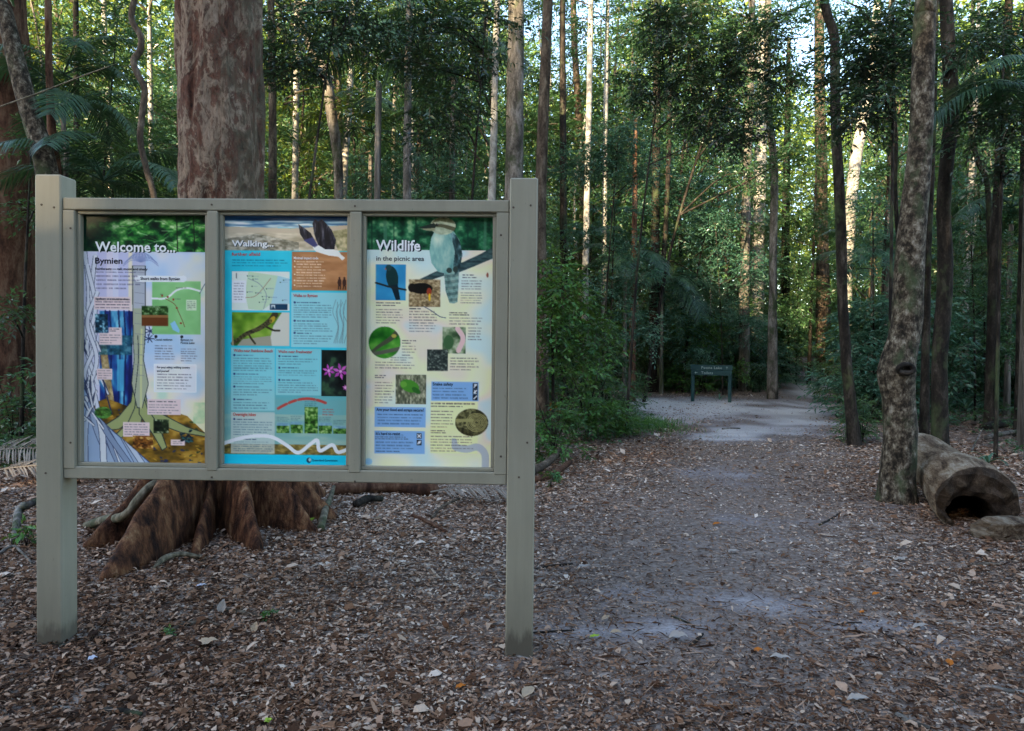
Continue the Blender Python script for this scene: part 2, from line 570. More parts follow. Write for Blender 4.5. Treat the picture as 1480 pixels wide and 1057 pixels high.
# bare sand patches: photo ellipses laid on the ground
SAND = [(1000, 590, 130, 16, 1.15), (950, 584, 60, 10, 1.15), (1150, 598, 80, 24, .9), (1060, 628, 70, 14, .9), (1120, 615, 90, 20, .6), (1050, 690, 90, 30, .38),
        (1060, 775, 150, 40, .36), (1120, 872, 130, 26, .46), (850, 918, 100, 16, .36), (1000, 900, 100, 20, .38), (1250, 905, 80, 16, .5), (1345, 935, 60, 16, .5),
        (1170, 560, 34, 14, .8), (470, 1045, 60, 18, .4), (960, 860, 110, 30, .3), (1300, 960, 90, 20, .3), (1420, 930, 60, 14, .34)]


def sandmask(x, y):
    s = np.zeros(len(x))
    for px, py, rx, ry, a in SAND:
        c = G(px, py); ax = G(px + rx, py); ay0 = G(px, py - ry); ay1 = G(px, py + ry)
        ru = abs(ax[0] - c[0]); rv = abs(ay0[1] - ay1[1]) / 2
        cx = (ay0[0] - ay1[0]) / (ay0[1] - ay1[1] + 1e-6)
        dx = (x - c[0] - cx * (y - c[1])) / ru; dy = (y - c[1]) / rv
        s = np.maximum(s, a * np.exp(-(dx * dx + dy * dy) * .75))
    P = np.stack([x, y], 1)
    return np.clip(s * 1.1 + .22 * fnoise(P, 2.5, 8) + .2 * fnoise(P, 7, 9, 9) - .2, 0, 1)


PATHC = np.array([tuple(G(*p)[:2]) for p in ((1010, 905), (1030, 850), (1050, 760), (1070, 680), (1090, 630), (1130, 590), (1165, 562))] + [(16, 39), (18.6, 46), (20, 52)])


def pathdist(x, y):
    d = np.full(len(x), 1e9)
    for i in range(len(PATHC) - 1):
        a, b = PATHC[i], PATHC[i + 1]
        ab = b - a; t = np.clip(((x - a[0]) * ab[0] + (y - a[1]) * ab[1]) / (ab @ ab), 0, 1)
        d = np.minimum(d, np.hypot(x - a[0] - ab[0] * t, y - a[1] - ab[1] * t))
    return d


def axis(a, b, fine, lo, hi, g=1.12):
    v = list(np.arange(a, b, fine)); s = fine
    while v[-1] < hi:
        s *= g; v.append(v[-1] + s)
    s = fine; w = []
    x = a
    while x > lo:
        s *= g; x -= s; w.append(x)
    return np.array(w[::-1] + v)


gx = axis(-4.5, 7, .05, -300, 300); gy = axis(2, 11, .05, -120, 420)
GX, GY = np.meshgrid(gx, gy)
gxf, gyf = GX.ravel(), GY.ravel()
SD = sandmask(gxf, gyf)
PD = pathdist(gxf, gyf)
near = np.clip(1 - (np.hypot(gxf, gyf - 5) - 8) / 6, 0, 1)
GZ = gz(gxf, gyf) + near * .006 * fnoise(np.stack([gxf, gyf], 1), 22, 12, 10) * (1 - SD)
nx_, ny_ = len(gx), len(gy)
ii = (np.arange(ny_ - 1)[:, None] * nx_ + np.arange(nx_ - 1)[None, :]).ravel()
gme = make_mesh('ground', np.stack([gxf, gyf, GZ], 1), np.stack([ii, ii + 1, ii + nx_ + 1, ii + nx_], 1), None, True,
                {'sand': SD, 'trod': np.exp(-(PD / 1.35) ** 2)})


def ground_material():
    m, n, l, b = new_mat('forest_floor')
    tc = n.new('ShaderNodeTexCoord'); v = tc.outputs['Object']
    vo = n.new('ShaderNodeTexVoronoi'); vo.inputs['Scale'].default_value = 42; l.new(v, vo.inputs['Vector'])
    vo2 = n.new('ShaderNodeTexVoronoi'); vo2.inputs['Scale'].default_value = 17; l.new(v, vo2.inputs['Vector'])
    sx = n.new('ShaderNodeSeparateColor'); l.new(vo.outputs['Color'], sx.inputs[0])
    sx2 = n.new('ShaderNodeSeparateColor'); l.new(vo2.outputs['Color'], sx2.inputs[0])
    stops = [(0, (.022, .012, .008)), (.35, (.075, .045, .033)), (.65, (.18, .125, .097)), (.88, (.36, .30, .262)), (1, (.52, .46, .41))]
    r1 = ramp(n, stops); l.new(sx.outputs[0], r1.inputs[0])
    r2 = ramp(n, stops); l.new(sx2.outputs[1], r2.inputs[0])
    lit = mixc(n, l, .5, r1.outputs[0], r2.outputs[0])
    big = noise(n, l, v, .8, 4, .6)
    rb = ramp(n, [(.3, (.65, .62, .6)), (.7, (1.25, 1.2, 1.15))]); l.new(big.outputs[0], rb.inputs[0])
    lit = mixc(n, l, 1.0, lit, rb.outputs[0], 'MULTIPLY')
    sn = noise(n, l, v, 60, 5, .7)
    rs = ramp(n, [(.3, (.34, .31, .305)), (.55, (.58, .55, .545)), (.75, (.72, .69, .685))]); l.new(sn.outputs[0], rs.inputs[0])
    a = n.new('ShaderNodeAttribute'); a.attribute_name = 'sand'
    dm = ramp(n, [(.3, (.42, .40, .42)), (.85, (1, 1, 1))]); l.new(a.outputs['Fac'], dm.inputs[0])
    dry = mixc(n, l, 1.0, rs.outputs[0], dm.outputs[0], 'MULTIPLY')  # sand colour, darker where the sand attribute is weak
    e = noise(n, l, v, 14, 5, .7)
    ad = n.new('ShaderNodeMath'); ad.operation = 'ADD'; l.new(a.outputs['Fac'], ad.inputs[0]); l.new(e.outputs[0], ad.inputs[1])
    re = ramp(n, [(.62, (0, 0, 0)), (1.0, (1, 1, 1))]); l.new(ad.outputs[0], re.inputs[0])
    t = n.new('ShaderNodeAttribute'); t.attribute_name = 'trod'
    soil = noise(n, l, v, 30, 5, .7)
    rt = ramp(n, [(.32, (.075, .052, .042)), (.66, (.31, .255, .225))]); l.new(soil.outputs[0], rt.inputs[0])
    tm = n.new('ShaderNodeMath'); tm.operation = 'MULTIPLY'; tm.inputs[1].default_value = .75; l.new(t.outputs['Fac'], tm.inputs[0])
    c = mixc(n, l, tm.outputs[0], lit, rt.outputs[0])
    c = mixc(n, l, re.outputs[0], c, dry)
    l.new(c, b.inputs['Base Color'])
    b.inputs['Roughness'].default_value = .95; b.inputs['Specular IOR Level'].default_value = .1
    hh = n.new('ShaderNodeMath'); hh.operation = 'ADD'; l.new(vo2.outputs['Distance'], hh.inputs[0]); l.new(sn.outputs[0], hh.inputs[1])
    bump(n, l, hh.outputs[0], b, .6, .01)
    return m


M['ground'] = ground_material()
tag(link('ground', gme, M['ground']), 'brown leaf-littered forest floor with bare grey sand patches on the walking track', kind='structure')


def litter_material():
    m, n, l, b = new_mat('litter_chip')
    a = n.new('ShaderNodeAttribute'); a.attribute_name = 'tint'
    r = ramp(n, [(0, (.028, .012, .006)), (.22, (.105, .048, .024)), (.42, (.21, .112, .064)), (.62, (.335, .212, .145)), (.84, (.46, .345, .26)), (1, (.60, .50, .42))])
    l.new(a.outputs['Fac'], r.inputs[0]); l.new(r.outputs[0], b.inputs['Base Color'])
    b.inputs['Roughness'].default_value = .8; b.inputs['Specular IOR Level'].default_value = .15
    return m


M['litter'] = litter_material()


def litter(n, y0, y1, L0, L1, seed, power, lift, thin):
    """fallen leaf pieces and bark chips lying on the ground"""
    rng = np.random.RandomState(seed)
    u = rng.uniform(0, 1, n)
    y = (y0 ** (1 - power) + u * (y1 ** (1 - power) - y0 ** (1 - power))) ** (1 / (1 - power))
    x = rng.uniform(-.80, .80, n) * y + rng.uniform(-.6, .6, n)
    s = sandmask(x, y); pd = pathdist(x, y)
    keep = rng.uniform(0, 1, n) > np.clip(s * 1.1 - .05, 0, .62) + .62 * np.exp(-(pd / 1.1) ** 2) * thin + .5 * np.clip(fnoise(np.stack([x, y], 1), 2.6, 15, 8) - .25, 0, 1)
    if y1 > 20:
        keep &= (inside(x, y) | (rng.uniform(0, 1, n) < .3)) & (rng.uniform(0, 1, n) < (y - 7) / 4)
    else:
        keep &= rng.uniform(0, 1, n) < (11.5 - y) / 4
    x, y = x[keep], y[keep]; pd = pd[keep]; n = len(x)
    a = rng.uniform(0, 6.283, n)
    el = rng.normal(0, .22, n)
    D = np.stack([np.cos(a) * np.cos(el), np.sin(a) * np.cos(el), np.sin(el)], 1)
    N = unit(np.stack([rng.normal(0, .3, n), rng.normal(0, .3, n), np.ones(n)], 1))
    L = np.exp(rng.uniform(math.log(L0), math.log(L1), n)) * np.where(rng.uniform(0, 1, n) < .045, 2.2, 1)
    L *= 1 - .35 * np.exp(-(pd / 1.3) ** 2)
    if y1 < 20:
        L *= 1 + .11 * np.clip(y - 3, 0, 9)
    Wd = L * rng.uniform(.22, .62, n)
    P = np.stack([x, y, gz(x, y) + rng.uniform(.002, lift, n)], 1) - D * L[:, None] * .5 * np.array([1, 1, 0])
    nearm = y < 5.6
    V, T = leaf_geo(P[~nearm], D[~nearm], N[~nearm], L[~nearm], Wd[~nearm], fold=.25, droop=-.08)
    tn = np.clip(rng.beta(1.15, 1.65, n) + .14 * fnoise(np.stack([x, y], 1), 1.4, 5) + np.clip((y - 4.2) * .07, -.06, .18), 0, 1)
    mb = MB(); mb.add(V, None, T, 0, np.repeat(tn[~nearm], 4))
    if nearm.any():                                     # close by: curled pieces with six uneven corners
        P, D, N, L, Wd = P[nearm], unit(D[nearm]), N[nearm], L[nearm][:, None], Wd[nearm][:, None]
        S = unit(np.cross(D, N)); N = np.cross(S, D); k = len(P)
        curl = rng.normal(.0, .16, (k, 1)); fold = rng.uniform(.05, .4, (k, 1))
        vs = [P]
        for q, sg in ((.3, 1), (.72, 1), (1.0, 0), (.7, -1), (.27, -1)):
            qq = q + rng.normal(0, .05, (k, 1))
            w = Wd * .5 * rng.uniform(.7, 1.15, (k, 1)) * sg
            vs.append(P + D * L * qq + S * w + N * (np.abs(w) * fold + L * curl * (qq * (1 - qq) * 4)))
        V = np.stack(vs, 1).reshape(-1, 3)
        i = np.arange(k)[:, None] * 6
        T = np.concatenate([i + np.array([[0, 1, 5]]), i + np.array([[1, 2, 4]]), i + np.array([[1, 4, 5]]), i + np.array([[2, 3, 4]])], 1).reshape(-1, 3)
        mb.add(V, None, T, 0, np.repeat(tn[nearm], 6))
    return mb.mesh('leaf_litter')


tag(link('leaf_litter', litter(250000, 2.3, 11.5, .010, .038, 1, .8, .013, .9), M['litter']), 'dry brown leaf and bark litter covering the ground around the notice board', kind='stuff')
tag(link('leaf_litter', litter(190000, 7.0, 34, .03, .075, 2, 1.6, .02, .5), M['litter']), 'dry leaf litter along the track and under the far trees', kind='stuff')


def twig_litter(n, seed):
    rng = np.random.RandomState(seed)
    y = 2.3 * (12 / 2.3) ** rng.uniform(0, 1, n); x = rng.uniform(-.8, .8, n) * y
    a = rng.uniform(0, 6.283, n); el = rng.normal(0, .08, n)
    D = np.stack([np.cos(a) * np.cos(el), np.sin(a) * np.cos(el), np.sin(el)], 1)
    L = np.exp(rng.uniform(math.log(.04), math.log(.16), n))
    P = np.stack([x, y, gz(x, y) + rng.uniform(.008, .018, n)], 1) - D * L[:, None] * .5
    V, T = leaf_geo(P, D, unit(np.stack([rng.normal(0, .4, n), rng.normal(0, .4, n), np.ones(n)], 1)), L, rng.uniform(.003, .008, n), .5, rng.normal(0, .06, (n, 1)))
    mb = MB(); mb.add(V, None, T, 0, np.repeat(np.clip(rng.beta(1.2, 2.2, n), 0, 1), 4))
    return mb.mesh('twig_litter')


tag(link('twig_litter', twig_litter(7500, 8), M['litter']), 'small dark twigs scattered through the leaf litter', kind='stuff')
# ------------------------------------------------------------------ notice board
BL = G(70, 932); BR = G(750, 950)
BL[2] = BR[2] = 0.0
eu = BR - BL; BW = np.linalg.norm(eu); eu /= BW
ev = np.array([-eu[1], eu[0], 0.0])          # away from the camera


def pb(px, py, rec=0.0):
    """photo pixel -> board (u, z) on the plane `rec` behind the post faces"""
    d = ray(px, py); o = BL + ev * rec
    t = ((o - CAMP) @ ev) / (d @ ev)
    p = CAMP + d * t
    return (p - BL) @ eu, p[2]


def paint_mat():
    m, n, l, b = new_mat('khaki_green_paint')
    v = coords(n, l, (1, 1, .5), False)
    a = noise(n, l, v, 3, 4, .6)
    r = ramp(n, [(.3, (.245, .228, .17)), (.7, (.29, .27, .205))]); l.new(a.outputs[0], r.inputs[0])
    st = noise(n, l, coords(n, l, (1, 1, .06), False), 34, 4, .65)
    rst = ramp(n, [(.35, (.95, .95, .945)), (.65, (1.03, 1.03, 1.025))]); l.new(st.outputs[0], rst.inputs[0])
    k = noise(n, l, v, 60, 4, .7)
    rk = ramp(n, [(.64, (1, 1, 1)), (.74, (.72, .7, .66))]); l.new(k.outputs[0], rk.inputs[0])
    c = mixc(n, l, 1.0, mixc(n, l, 1.0, r.outputs[0], rst.outputs[0], 'MULTIPLY'), rk.outputs[0], 'MULTIPLY')
    # splashed dirt along the foot
    g = n.new('ShaderNodeTexCoord'); sp = n.new('ShaderNodeSeparateXYZ'); l.new(g.outputs['Object'], sp.inputs[0])
    nz = noise(n, l, coords(n, l, (1, 1, .25), False), 22, 4, .7)
    mm = n.new('ShaderNodeMath'); mm.operation = 'MULTIPLY_ADD'; mm.inputs[1].default_value = .22; mm.inputs[2].default_value = -.10
    l.new(nz.outputs[0], mm.inputs[0])
    s2 = n.new('ShaderNodeMath'); s2.operation = 'SUBTRACT'; l.new(sp.outputs[2], s2.inputs[0]); l.new(mm.outputs[0], s2.inputs[1])
    rd = ramp(n, [(.07, (1, 1, 1)), (.13, (.35, .35, .35)), (.42, (0, 0, 0))]); l.new(s2.outputs[0], rd.inputs[0])
    dirt = n.new('ShaderNodeMath'); dirt.operation = 'MULTIPLY'; dirt.inputs[1].default_value = .8
    l.new(rd.outputs[0], dirt.inputs[0])
    c = mixc(n, l, dirt.outputs[0], c, (.06, .05, .038))
    l.new(c, b.inputs['Base Color'])
    b.inputs['Roughness'].default_value = .55; b.inputs['Specular IOR Level'].default_value = .3
    bump(n, l, k.outputs[0], b, .15, .003)
    return m


M['paint'] = paint_mat()
board = thing('notice_board', 'large khaki painted timber notice board with three information posters', 'notice board',
              BL, math.atan2(eu[1], eu[0]))


def bpart(name, bx, mat, parent=board, label=None):
    V, Q, T = bx
    me = fix_normals(make_mesh(name, V, Q, T))
    return tag(link(name, me, mat, parent), label)


REC = .042                                        # depth of the posters behind the rail faces
RV = .012                                         # rails behind post faces
uL0, uL1 = pb(51, 600)[0], pb(88.5, 600)[0]
uR0, uR1 = pb(733.5, 600)[0], pb(774, 600)[0]
PD_ = uL1 - uL0
zL, zR = pb(70, 252)[1], pb(757, 257)[1]
bpart('post', box(uL0, uL1, 0, PD_, -.15, zL, .006), M['paint'], label='left square post of the notice board')
bpart('post', box(uR0, uR1, 0, PD_, -.15, zR, .006), M['paint'], label='right square post with a dirt-stained foot')
zt1 = (pb(95, 284.5, RV)[1] + pb(730, 290.5, RV)[1]) / 2; zt0 = (pb(95, 303, RV)[1] + pb(730, 307, RV)[1]) / 2
zb1 = (pb(95, 671.5, RV)[1] + pb(725, 686, RV)[1]) / 2; zb0 = (pb(95, 690, RV)[1] + pb(725, 703, RV)[1]) / 2
u0, u1 = uL1 + .002, uR0 - .002
bpart('top_rail', box(u0, u1, RV, RV + .075, zt0, zt1, .004), M['paint'])
bpart('bottom_rail', box(u0, u1, RV, RV + .075, zb0, zb1, .004), M['paint'])
ST = [(u0, pb(108, 480, RV)[0]), (pb(299, 480, RV)[0], pb(314, 480, RV)[0]), (pb(505, 480, RV)[0], pb(521.5, 480, RV)[0]), (pb(716, 480, RV)[0], u1)]
for a, b_ in ST:
    bpart('stile', box(a, b_, RV - .003, RV + .07, zb1 + .002 - .012, zt0 - .002, .003), M['paint'])
BAYS = [(ST[i][1], ST[i + 1][0]) for i in range(3)]
bd, bw = RV + .016, .017
for a, b_ in BAYS:
    bpart('bead', box(a + .001, b_ - .001, bd, bd + .04, zt0 - bw, zt0 - .001, .002), M['paint'])
    bpart('bead', box(a + .001, b_ - .001, bd, bd + .04, zb1 + .001, zb1 + bw, .002), M['paint'])
    bpart('bead', box(a + .001, a + bw, bd, bd + .04, zb1 + bw + .001, zt0 - bw - .001, .002), M['paint'])
    bpart('bead', box(b_ - bw, b_ - .001, bd, bd + .04, zb1 + bw + .001, zt0 - bw - .001, .002), M['paint'])
bpart('backing_board', box(u0 + .005, u1 - .005, RV + REC + .004, RV + REC + .018, zb1 - .01, zt0 + .01, .001), M['paint'])
PANELS = [(a + bw - .004, b_ - bw + .004, zb1 + bw - .004, zt0 - bw + .004) for a, b_ in BAYS]


def lin(c):
    c = np.asarray(c, float) / 255.0
    return np.where(c <= .04045, c / 12.92, ((c + .055) / 1.055) ** 2.4)


class Canvas:
    """flat print for a poster, painted in the poster's own coordinates, stored as one colour per fine grid vertex"""
    def __init__(s, x0, y0, x1, y1, W, H, bgc):
        s.b = (x0, y0, x1, y1); s.W, s.H = W, H
        s.X, s.Y = np.meshgrid(x0 + (np.arange(W * 2) + .5) / (W * 2) * (x1 - x0), y0 + (np.arange(H * 2) + .5) / (H * 2) * (y1 - y0))
        s.C = np.zeros((H * 2, W * 2, 3)) + np.asarray(bgc, float)

    def fill(s, m, c, a=1.0):
        c = np.asarray(c, float)
        w = (m * a)[..., None]
        s.C = s.C * (1 - w) + c * w

    def R(s, x0, y0, x1, y1):
        return (s.X >= x0) & (s.X <= x1) & (s.Y >= y0) & (s.Y <= y1)

    def rect(s, x0, y0, x1, y1, c, a=1.0, edge=None):
        s.fill(s.R(x0, y0, x1, y1), c, a)
        if edge is not None:
            s.line([(x0, y0), (x1, y0), (x1, y1), (x0, y1), (x0, y0)], 2, edge)

    def E(s, x, y, rx, ry, rot=0.0):
        dx, dy = s.X - x, s.Y - y; c, k = math.cos(rot), math.sin(rot)
        return ((dx * c + dy * k) / rx) ** 2 + ((dy * c - dx * k) / ry) ** 2 < 1

    def ell(s, x, y, rx, ry, c, a=1.0, rot=0.0, clip=None):
        m = s.E(x, y, rx, ry, rot)
        s.fill(m if clip is None else m & clip, c, a)

    def Pm(s, pts):
        return inside(s.X.ravel(), s.Y.ravel(), pts).reshape(s.X.shape)

    def poly(s, pts, c, a=1.0, edge=None, ew=2, clip=None):
        m = s.Pm(pts)
        s.fill(m if clip is None else m & clip, c, a)
        if edge is not None:
            s.line(list(pts) + [pts[0]], ew, edge)

    def Lm(s, pts, w, w1=None):
        m = np.zeros(s.X.shape, bool)
        n = len(pts) - 1
        for i in range(n):
            (ax, ay), (bx, by) = pts[i], pts[i + 1]
            t = np.clip(((s.X - ax) * (bx - ax) + (s.Y - ay) * (by - ay)) / ((bx - ax) ** 2 + (by - ay) ** 2 + 1e-9), 0, 1)
            ww = w if w1 is None else w + (w1 - w) * ((i + t) / n)
            m |= np.hypot(s.X - ax - t * (bx - ax), s.Y - ay - t * (by - ay)) < ww / 2
        return m

    def line(s, pts, w, c, a=1.0, w1=None, clip=None):
        m = s.Lm(pts, w, w1)
        s.fill(m if clip is None else m & clip, c, a)

    def curve(s, pts, w, c, a=1.0, w1=None, clip=None, n=24):
        P = catmull([(p[0], p[1], 0) for p in pts], n)[:, :2]
        s.line([tuple(p) for p in P], w, c, a, w1, clip)

    def nz(s, sx, sy, seed, oct=3):
        r = np.random.RandomState(seed); out = np.zeros(s.X.shape); amp, tot = 1.0, 0
        for o in range(oct):
            g = r.uniform(0, 1, (96, 96)); f = 2 ** o
            u = (s.X / sx * f) % 95; v = (s.Y / sy * f) % 95
            i, j = u.astype(int), v.astype(int); a, b = u - i, v - j
            a = a * a * (3 - 2 * a); b = b * b * (3 - 2 * b)
            out += amp * (g[j, i] * (1 - a) * (1 - b) + g[j, i + 1] * a * (1 - b) + g[j + 1, i] * (1 - a) * b + g[j + 1, i + 1] * a * b)
            tot += amp; amp *= .55
        return out / tot

    def tex(s, m, stops, sx, sy, seed, a=1.0, oct=3):
        v = np.clip((s.nz(sx, sy, seed, oct) - .22) / .56, 0, 1)
        p = [q[0] for q in stops]; cs = np.array([q[1] for q in stops], float)
        c = np.stack([np.interp(v, p, cs[:, i]) for i in range(3)], -1)
        w = (m * a)[..., None]
        s.C = s.C * (1 - w) + c * w

    def words(s, x0, y0, x1, y1, n, c, seed, a=.75, rag=.18, th=.38):
        """body copy too small to read: lines of word-shaped strokes"""
        r = np.random.RandomState(seed); h = (y1 - y0) / n
        m = np.zeros(s.X.shape)
        tx = s.nz(2.2, 5, seed, 1)
        for i in range(n):
            y = y0 + h * (i + .25); e = x1 - (x1 - x0) * r.uniform(0, rag) * (1 if i < n - 1 else 2.5)
            x = x0
            while x < e - 2:
                w = min(r.uniform(.9, 3.6) * h, e - x)
                m = np.maximum(m, s.R(x, y, x + w, y + h * th) * (.55 + .9 * (tx > .5) * .5))
                x += w + h * .35
        s.fill(m, c, a * .85)

    def finish(s):
        C = s.C.reshape(s.H, 2, s.W, 2, 3).mean((1, 3))
        return np.clip(lin(np.clip(C, 0, 255)) * np.array([1.18, 1.12, 1.03]), 0, .88)


def poster(i, cv, label):
    a, b_, z0, z1 = PANELS[i]
    v = RV + REC
    W, H = cv.W, cv.H
    us = np.linspace(a, b_, W); zs = np.linspace(z1, z0, H)
    UU, ZZ = np.meshgrid(us, zs)
    V = np.stack([UU.ravel(), np.full(W * H, v), ZZ.ravel()], 1)
    k = (np.arange(H - 1)[:, None] * W + np.arange(W - 1)[None, :]).ravel()
    Q = np.stack([k, k + W, k + W + 1, k + 1], 1)
    me = make_mesh('poster', V, Q, None, True, {'print': cv.finish().reshape(-1, 3)})
    return tag(link('poster', me, M['print'], board), label)


def print_mat():
    m, n, l, b = new_mat('poster_print')
    a = n.new('ShaderNodeAttribute'); a.attribute_name = 'print'
    l.new(a.outputs['Color'], b.inputs['Base Color'])
    b.inputs['Roughness'].default_value = .32; b.inputs['Specular IOR Level'].default_value = .3
    return m


M['print'] = print_mat()
INK = {}


def ink(c):
    if c not in INK:
        INK[c] = plain('printed_ink', tuple(np.clip(lin(c) * 1.1, 0, .85)), .4, .2)
    return INK[c]


def text_verts(s, bold=0.0, res=2, spacing=1.0):
    cu = bpy.data.curves.new('lettering', 'FONT')
    cu.body = s; cu.size = 1; cu.resolution_u = res; cu.offset = bold; cu.space_character = spacing
    o = bpy.data.objects.new('lettering', cu); COL.objects.link(o)
    dg = bpy.context.evaluated_depsgraph_get(); dg.update()
    me = bpy.data.meshes.new_from_object(o.evaluated_get(dg))
    bpy.data.objects.remove(o); bpy.data.curves.remove(cu)
    V = np.zeros(len(me.vertices) * 3); me.vertices.foreach_get('co', V)
    me.calc_loop_triangles()
    T = np.zeros(len(me.loop_triangles) * 3, np.int32); me.loop_triangles.foreach_get('vertices', T)
    bpy.data.meshes.remove(me)
    return V.reshape(-1, 3), T.reshape(-1, 3)


def letter_group(pos, i, cv, items, name='lettering', lay=1):
    """items: (text, x0, x1, baseline, cap height, colour, bold); all of one colour become one sub-part"""
    a, b_, z0, z1 = PANELS[i]; x0, y0, x1, y1 = cv.b
    fx = (b_ - a) / (x1 - x0); fz = (z1 - z0) / (y1 - y0)
    for s, xa, xb, base, cap, c, bold in items:
        V, T = text_verts(s, bold)
        w = V[:, 0].max() - V[:, 0].min()
        U = a + (xa + (V[:, 0] - V[:, 0].min()) / w * (xb - xa) - x0) * fx
        Z = z1 - (base - V[:, 1] / .70 * cap - y0) * fz
        dep = .0005 if c in ((18, 40, 30), (50, 70, 80), (20, 30, 44)) else .001
        link(name, make_mesh(name, np.stack([U, np.full(len(U), RV + REC - dep), Z], 1), None, T), ink(c), pos)


# ---- poster 1
GREENS = [(0, (4, 22, 18)), (.35, (10, 60, 30)), (.6, (40, 115, 45)), (.8, (95, 165, 80)), (1, (190, 215, 170))]
c1 = Canvas(185, 160, 588, 985, 196, 400, (206, 208, 232))
t = np.clip((c1.X - 360) / 220, 0, 1)[..., None]; ty = np.clip((c1.Y - 300) / 560, 0, 1)[..., None]
skyb = np.array([160, 198, 236.]) * (1 - ty) + np.array([236, 222, 190.]) * ty
c1.C = c1.C * (1 - t) + skyb * t
c1.tex(c1.R(380, 285, 588, 880), [(0, (150, 195, 238)), (.45, (214, 218, 232)), (.75, (244, 230, 196)), (1, (180, 222, 190))], 110, 120, 5, .6)
for xa, xb, cc in ((232, 262, (186, 184, 222)), (262, 282, (214, 206, 226)), (300, 332, (186, 188, 226)), (332, 344, (232, 220, 190)), (344, 388, (176, 180, 214))):
    c1.fill(c1.R(xa, 285, xb, 560), cc, .75)
c1.tex(c1.R(240, 480, 345, 830), [(0, (16, 24, 74)), (.4, (30, 50, 128)), (.65, (40, 110, 170)), (1, (120, 196, 220))], 24, 70, 7)
for x in (258, 272, 300, 318, 334):
    c1.curve([(x, 480), (x + 5, 600), (x - 2, 820)], 6, (18, 26, 80), .85)
c1.curve([(250, 600), (262, 690), (276, 800)], 24, (186, 164, 118)); c1.tex(c1.Lm([(250, 600), (262, 690), (276, 800)], 24), [(0, (90, 70, 40)), (1, (214, 198, 150))], 9, 12, 9, .7)
c1.tex(c1.R(236, 560, 345, 625), [(0, (10, 50, 60)), (.6, (30, 90, 110)), (1, (90, 150, 160))], 12, 10, 11, .8)
c1.rect(296, 640, 318, 745, (80, 176, 214), .8)
floor_m = c1.Pm([(185, 800), (260, 770), (345, 800), (440, 800), (520, 825), (588, 890), (588, 985), (185, 985)])
c1.tex(floor_m, [(0, (58, 44, 22)), (.4, (104, 80, 26)), (.7, (140, 104, 34)), (1, (176, 140, 60))], 40, 22, 13)
r = np.random.RandomState(4)
for _ in range(110):
    x, y = r.uniform(240, 588), r.uniform(800, 985)
    c1.ell(x, y, r.uniform(3, 8), r.uniform(1.5, 3.5), ((30, 44, 96), (40, 60, 40), (196, 160, 60), (60, 40, 20))[r.randint(4)], .8, r.uniform(-.6, .6), floor_m)
TR, TE = (150, 160, 108), (40, 52, 58)
for pts in ([(352, 700), (340, 780), (300, 830), (240, 870), (230, 880), (300, 872), (362, 830), (385, 760)],
            [(378, 700), (392, 780), (440, 820), (520, 862), (588, 884), (588, 894), (500, 880), (420, 850), (372, 800)],
            [(360, 720), (352, 800), (330, 850), (280, 900), (310, 900), (372, 850), (384, 780)],
            [(370, 720), (392, 800), (430, 860), (455, 930), (440, 940), (412, 890), (366, 820)]):
    c1.poly(pts, TR, 1, TE, 3)
c1.poly([(345, 330), (386, 330), (386, 560), (380, 640), (396, 720), (376, 800), (360, 800), (342, 720), (350, 640), (347, 560)], (164, 172, 150), 1, TE, 2.5)
c1.fill(c1.R(348, 330, 384, 470), (176, 180, 214), .65); c1.curve([(362, 560), (364, 640), (352, 760)], 2.5, TE); c1.curve([(374, 540), (372, 660), (372, 800)], 6, (196, 200, 150))
for y in range(350, 700, 34):
    c1.line([(352, y), (382, y + 3)], 2, (120, 124, 140), .7)
for k in range(16):
    an = -math.pi + k * math.pi / 15
    c1.curve([(372, 318), (372 + 30 * math.cos(an), 312 + 26 * math.sin(an)), (372 + 56 * math.cos(an), 330 + 28 * math.sin(an))], 2.5, (120, 136, 186), .7)
for x, y in ((398, 570), (402, 545)):
    for k in range(7):
        an = k * .9
        c1.line([(x, y), (x + 16 * math.cos(an), y + 14 * math.sin(an))], 3, (34, 48, 96))
# strangler fig outline down the left
for k, pts in enumerate(([(192, 285), (205, 420), (196, 560), (212, 700), (200, 830)], [(226, 300), (214, 420), (226, 540), (206, 660), (232, 800)], [(200, 330), (226, 470), (198, 600), (232, 720)],
                         [(188, 470), (222, 590), (190, 700), (226, 840)], [(232, 420), (200, 520), (230, 640), (196, 760)])):
    c1.curve(pts, 15, (190, 196, 216)); c1.curve(pts, 11, (214, 218, 232))
    c1.curve([(p[0] + 7, p[1]) for p in pts], 1.8, (70, 78, 104)); c1.curve([(p[0] - 7, p[1]) for p in pts], 1.8, (70, 78, 104))
c1.poly([(185, 690), (222, 820), (270, 868), (330, 920), (404, 985), (185, 985)], (150, 172, 204), 1, (44, 62, 110), 3)
rr_ = np.random.RandomState(12)
lw_ = c1.Pm([(185, 690), (222, 820), (270, 868), (330, 920), (404, 985), (185, 985)])
for k in range(9):
    x0_, x1_ = rr_.uniform(182, 226), rr_.uniform(190, 380); y0_ = 700 + (x0_ - 182) * 1.6 + rr_.uniform(0, 50)
    pts = [(x0_, y0_), (x0_ * .6 + x1_ * .4 + rr_.uniform(-16, 16), y0_ * .55 + 985 * .45), (x1_, 990)]
    w_ = rr_.uniform(9, 24)
    c1.curve(pts, w_ + 4, (52, 64, 98), 1, clip=lw_); c1.curve(pts, w_, ((182, 194, 214), (150, 168, 196), (206, 212, 222), (128, 146, 176))[k % 4], 1, clip=lw_)
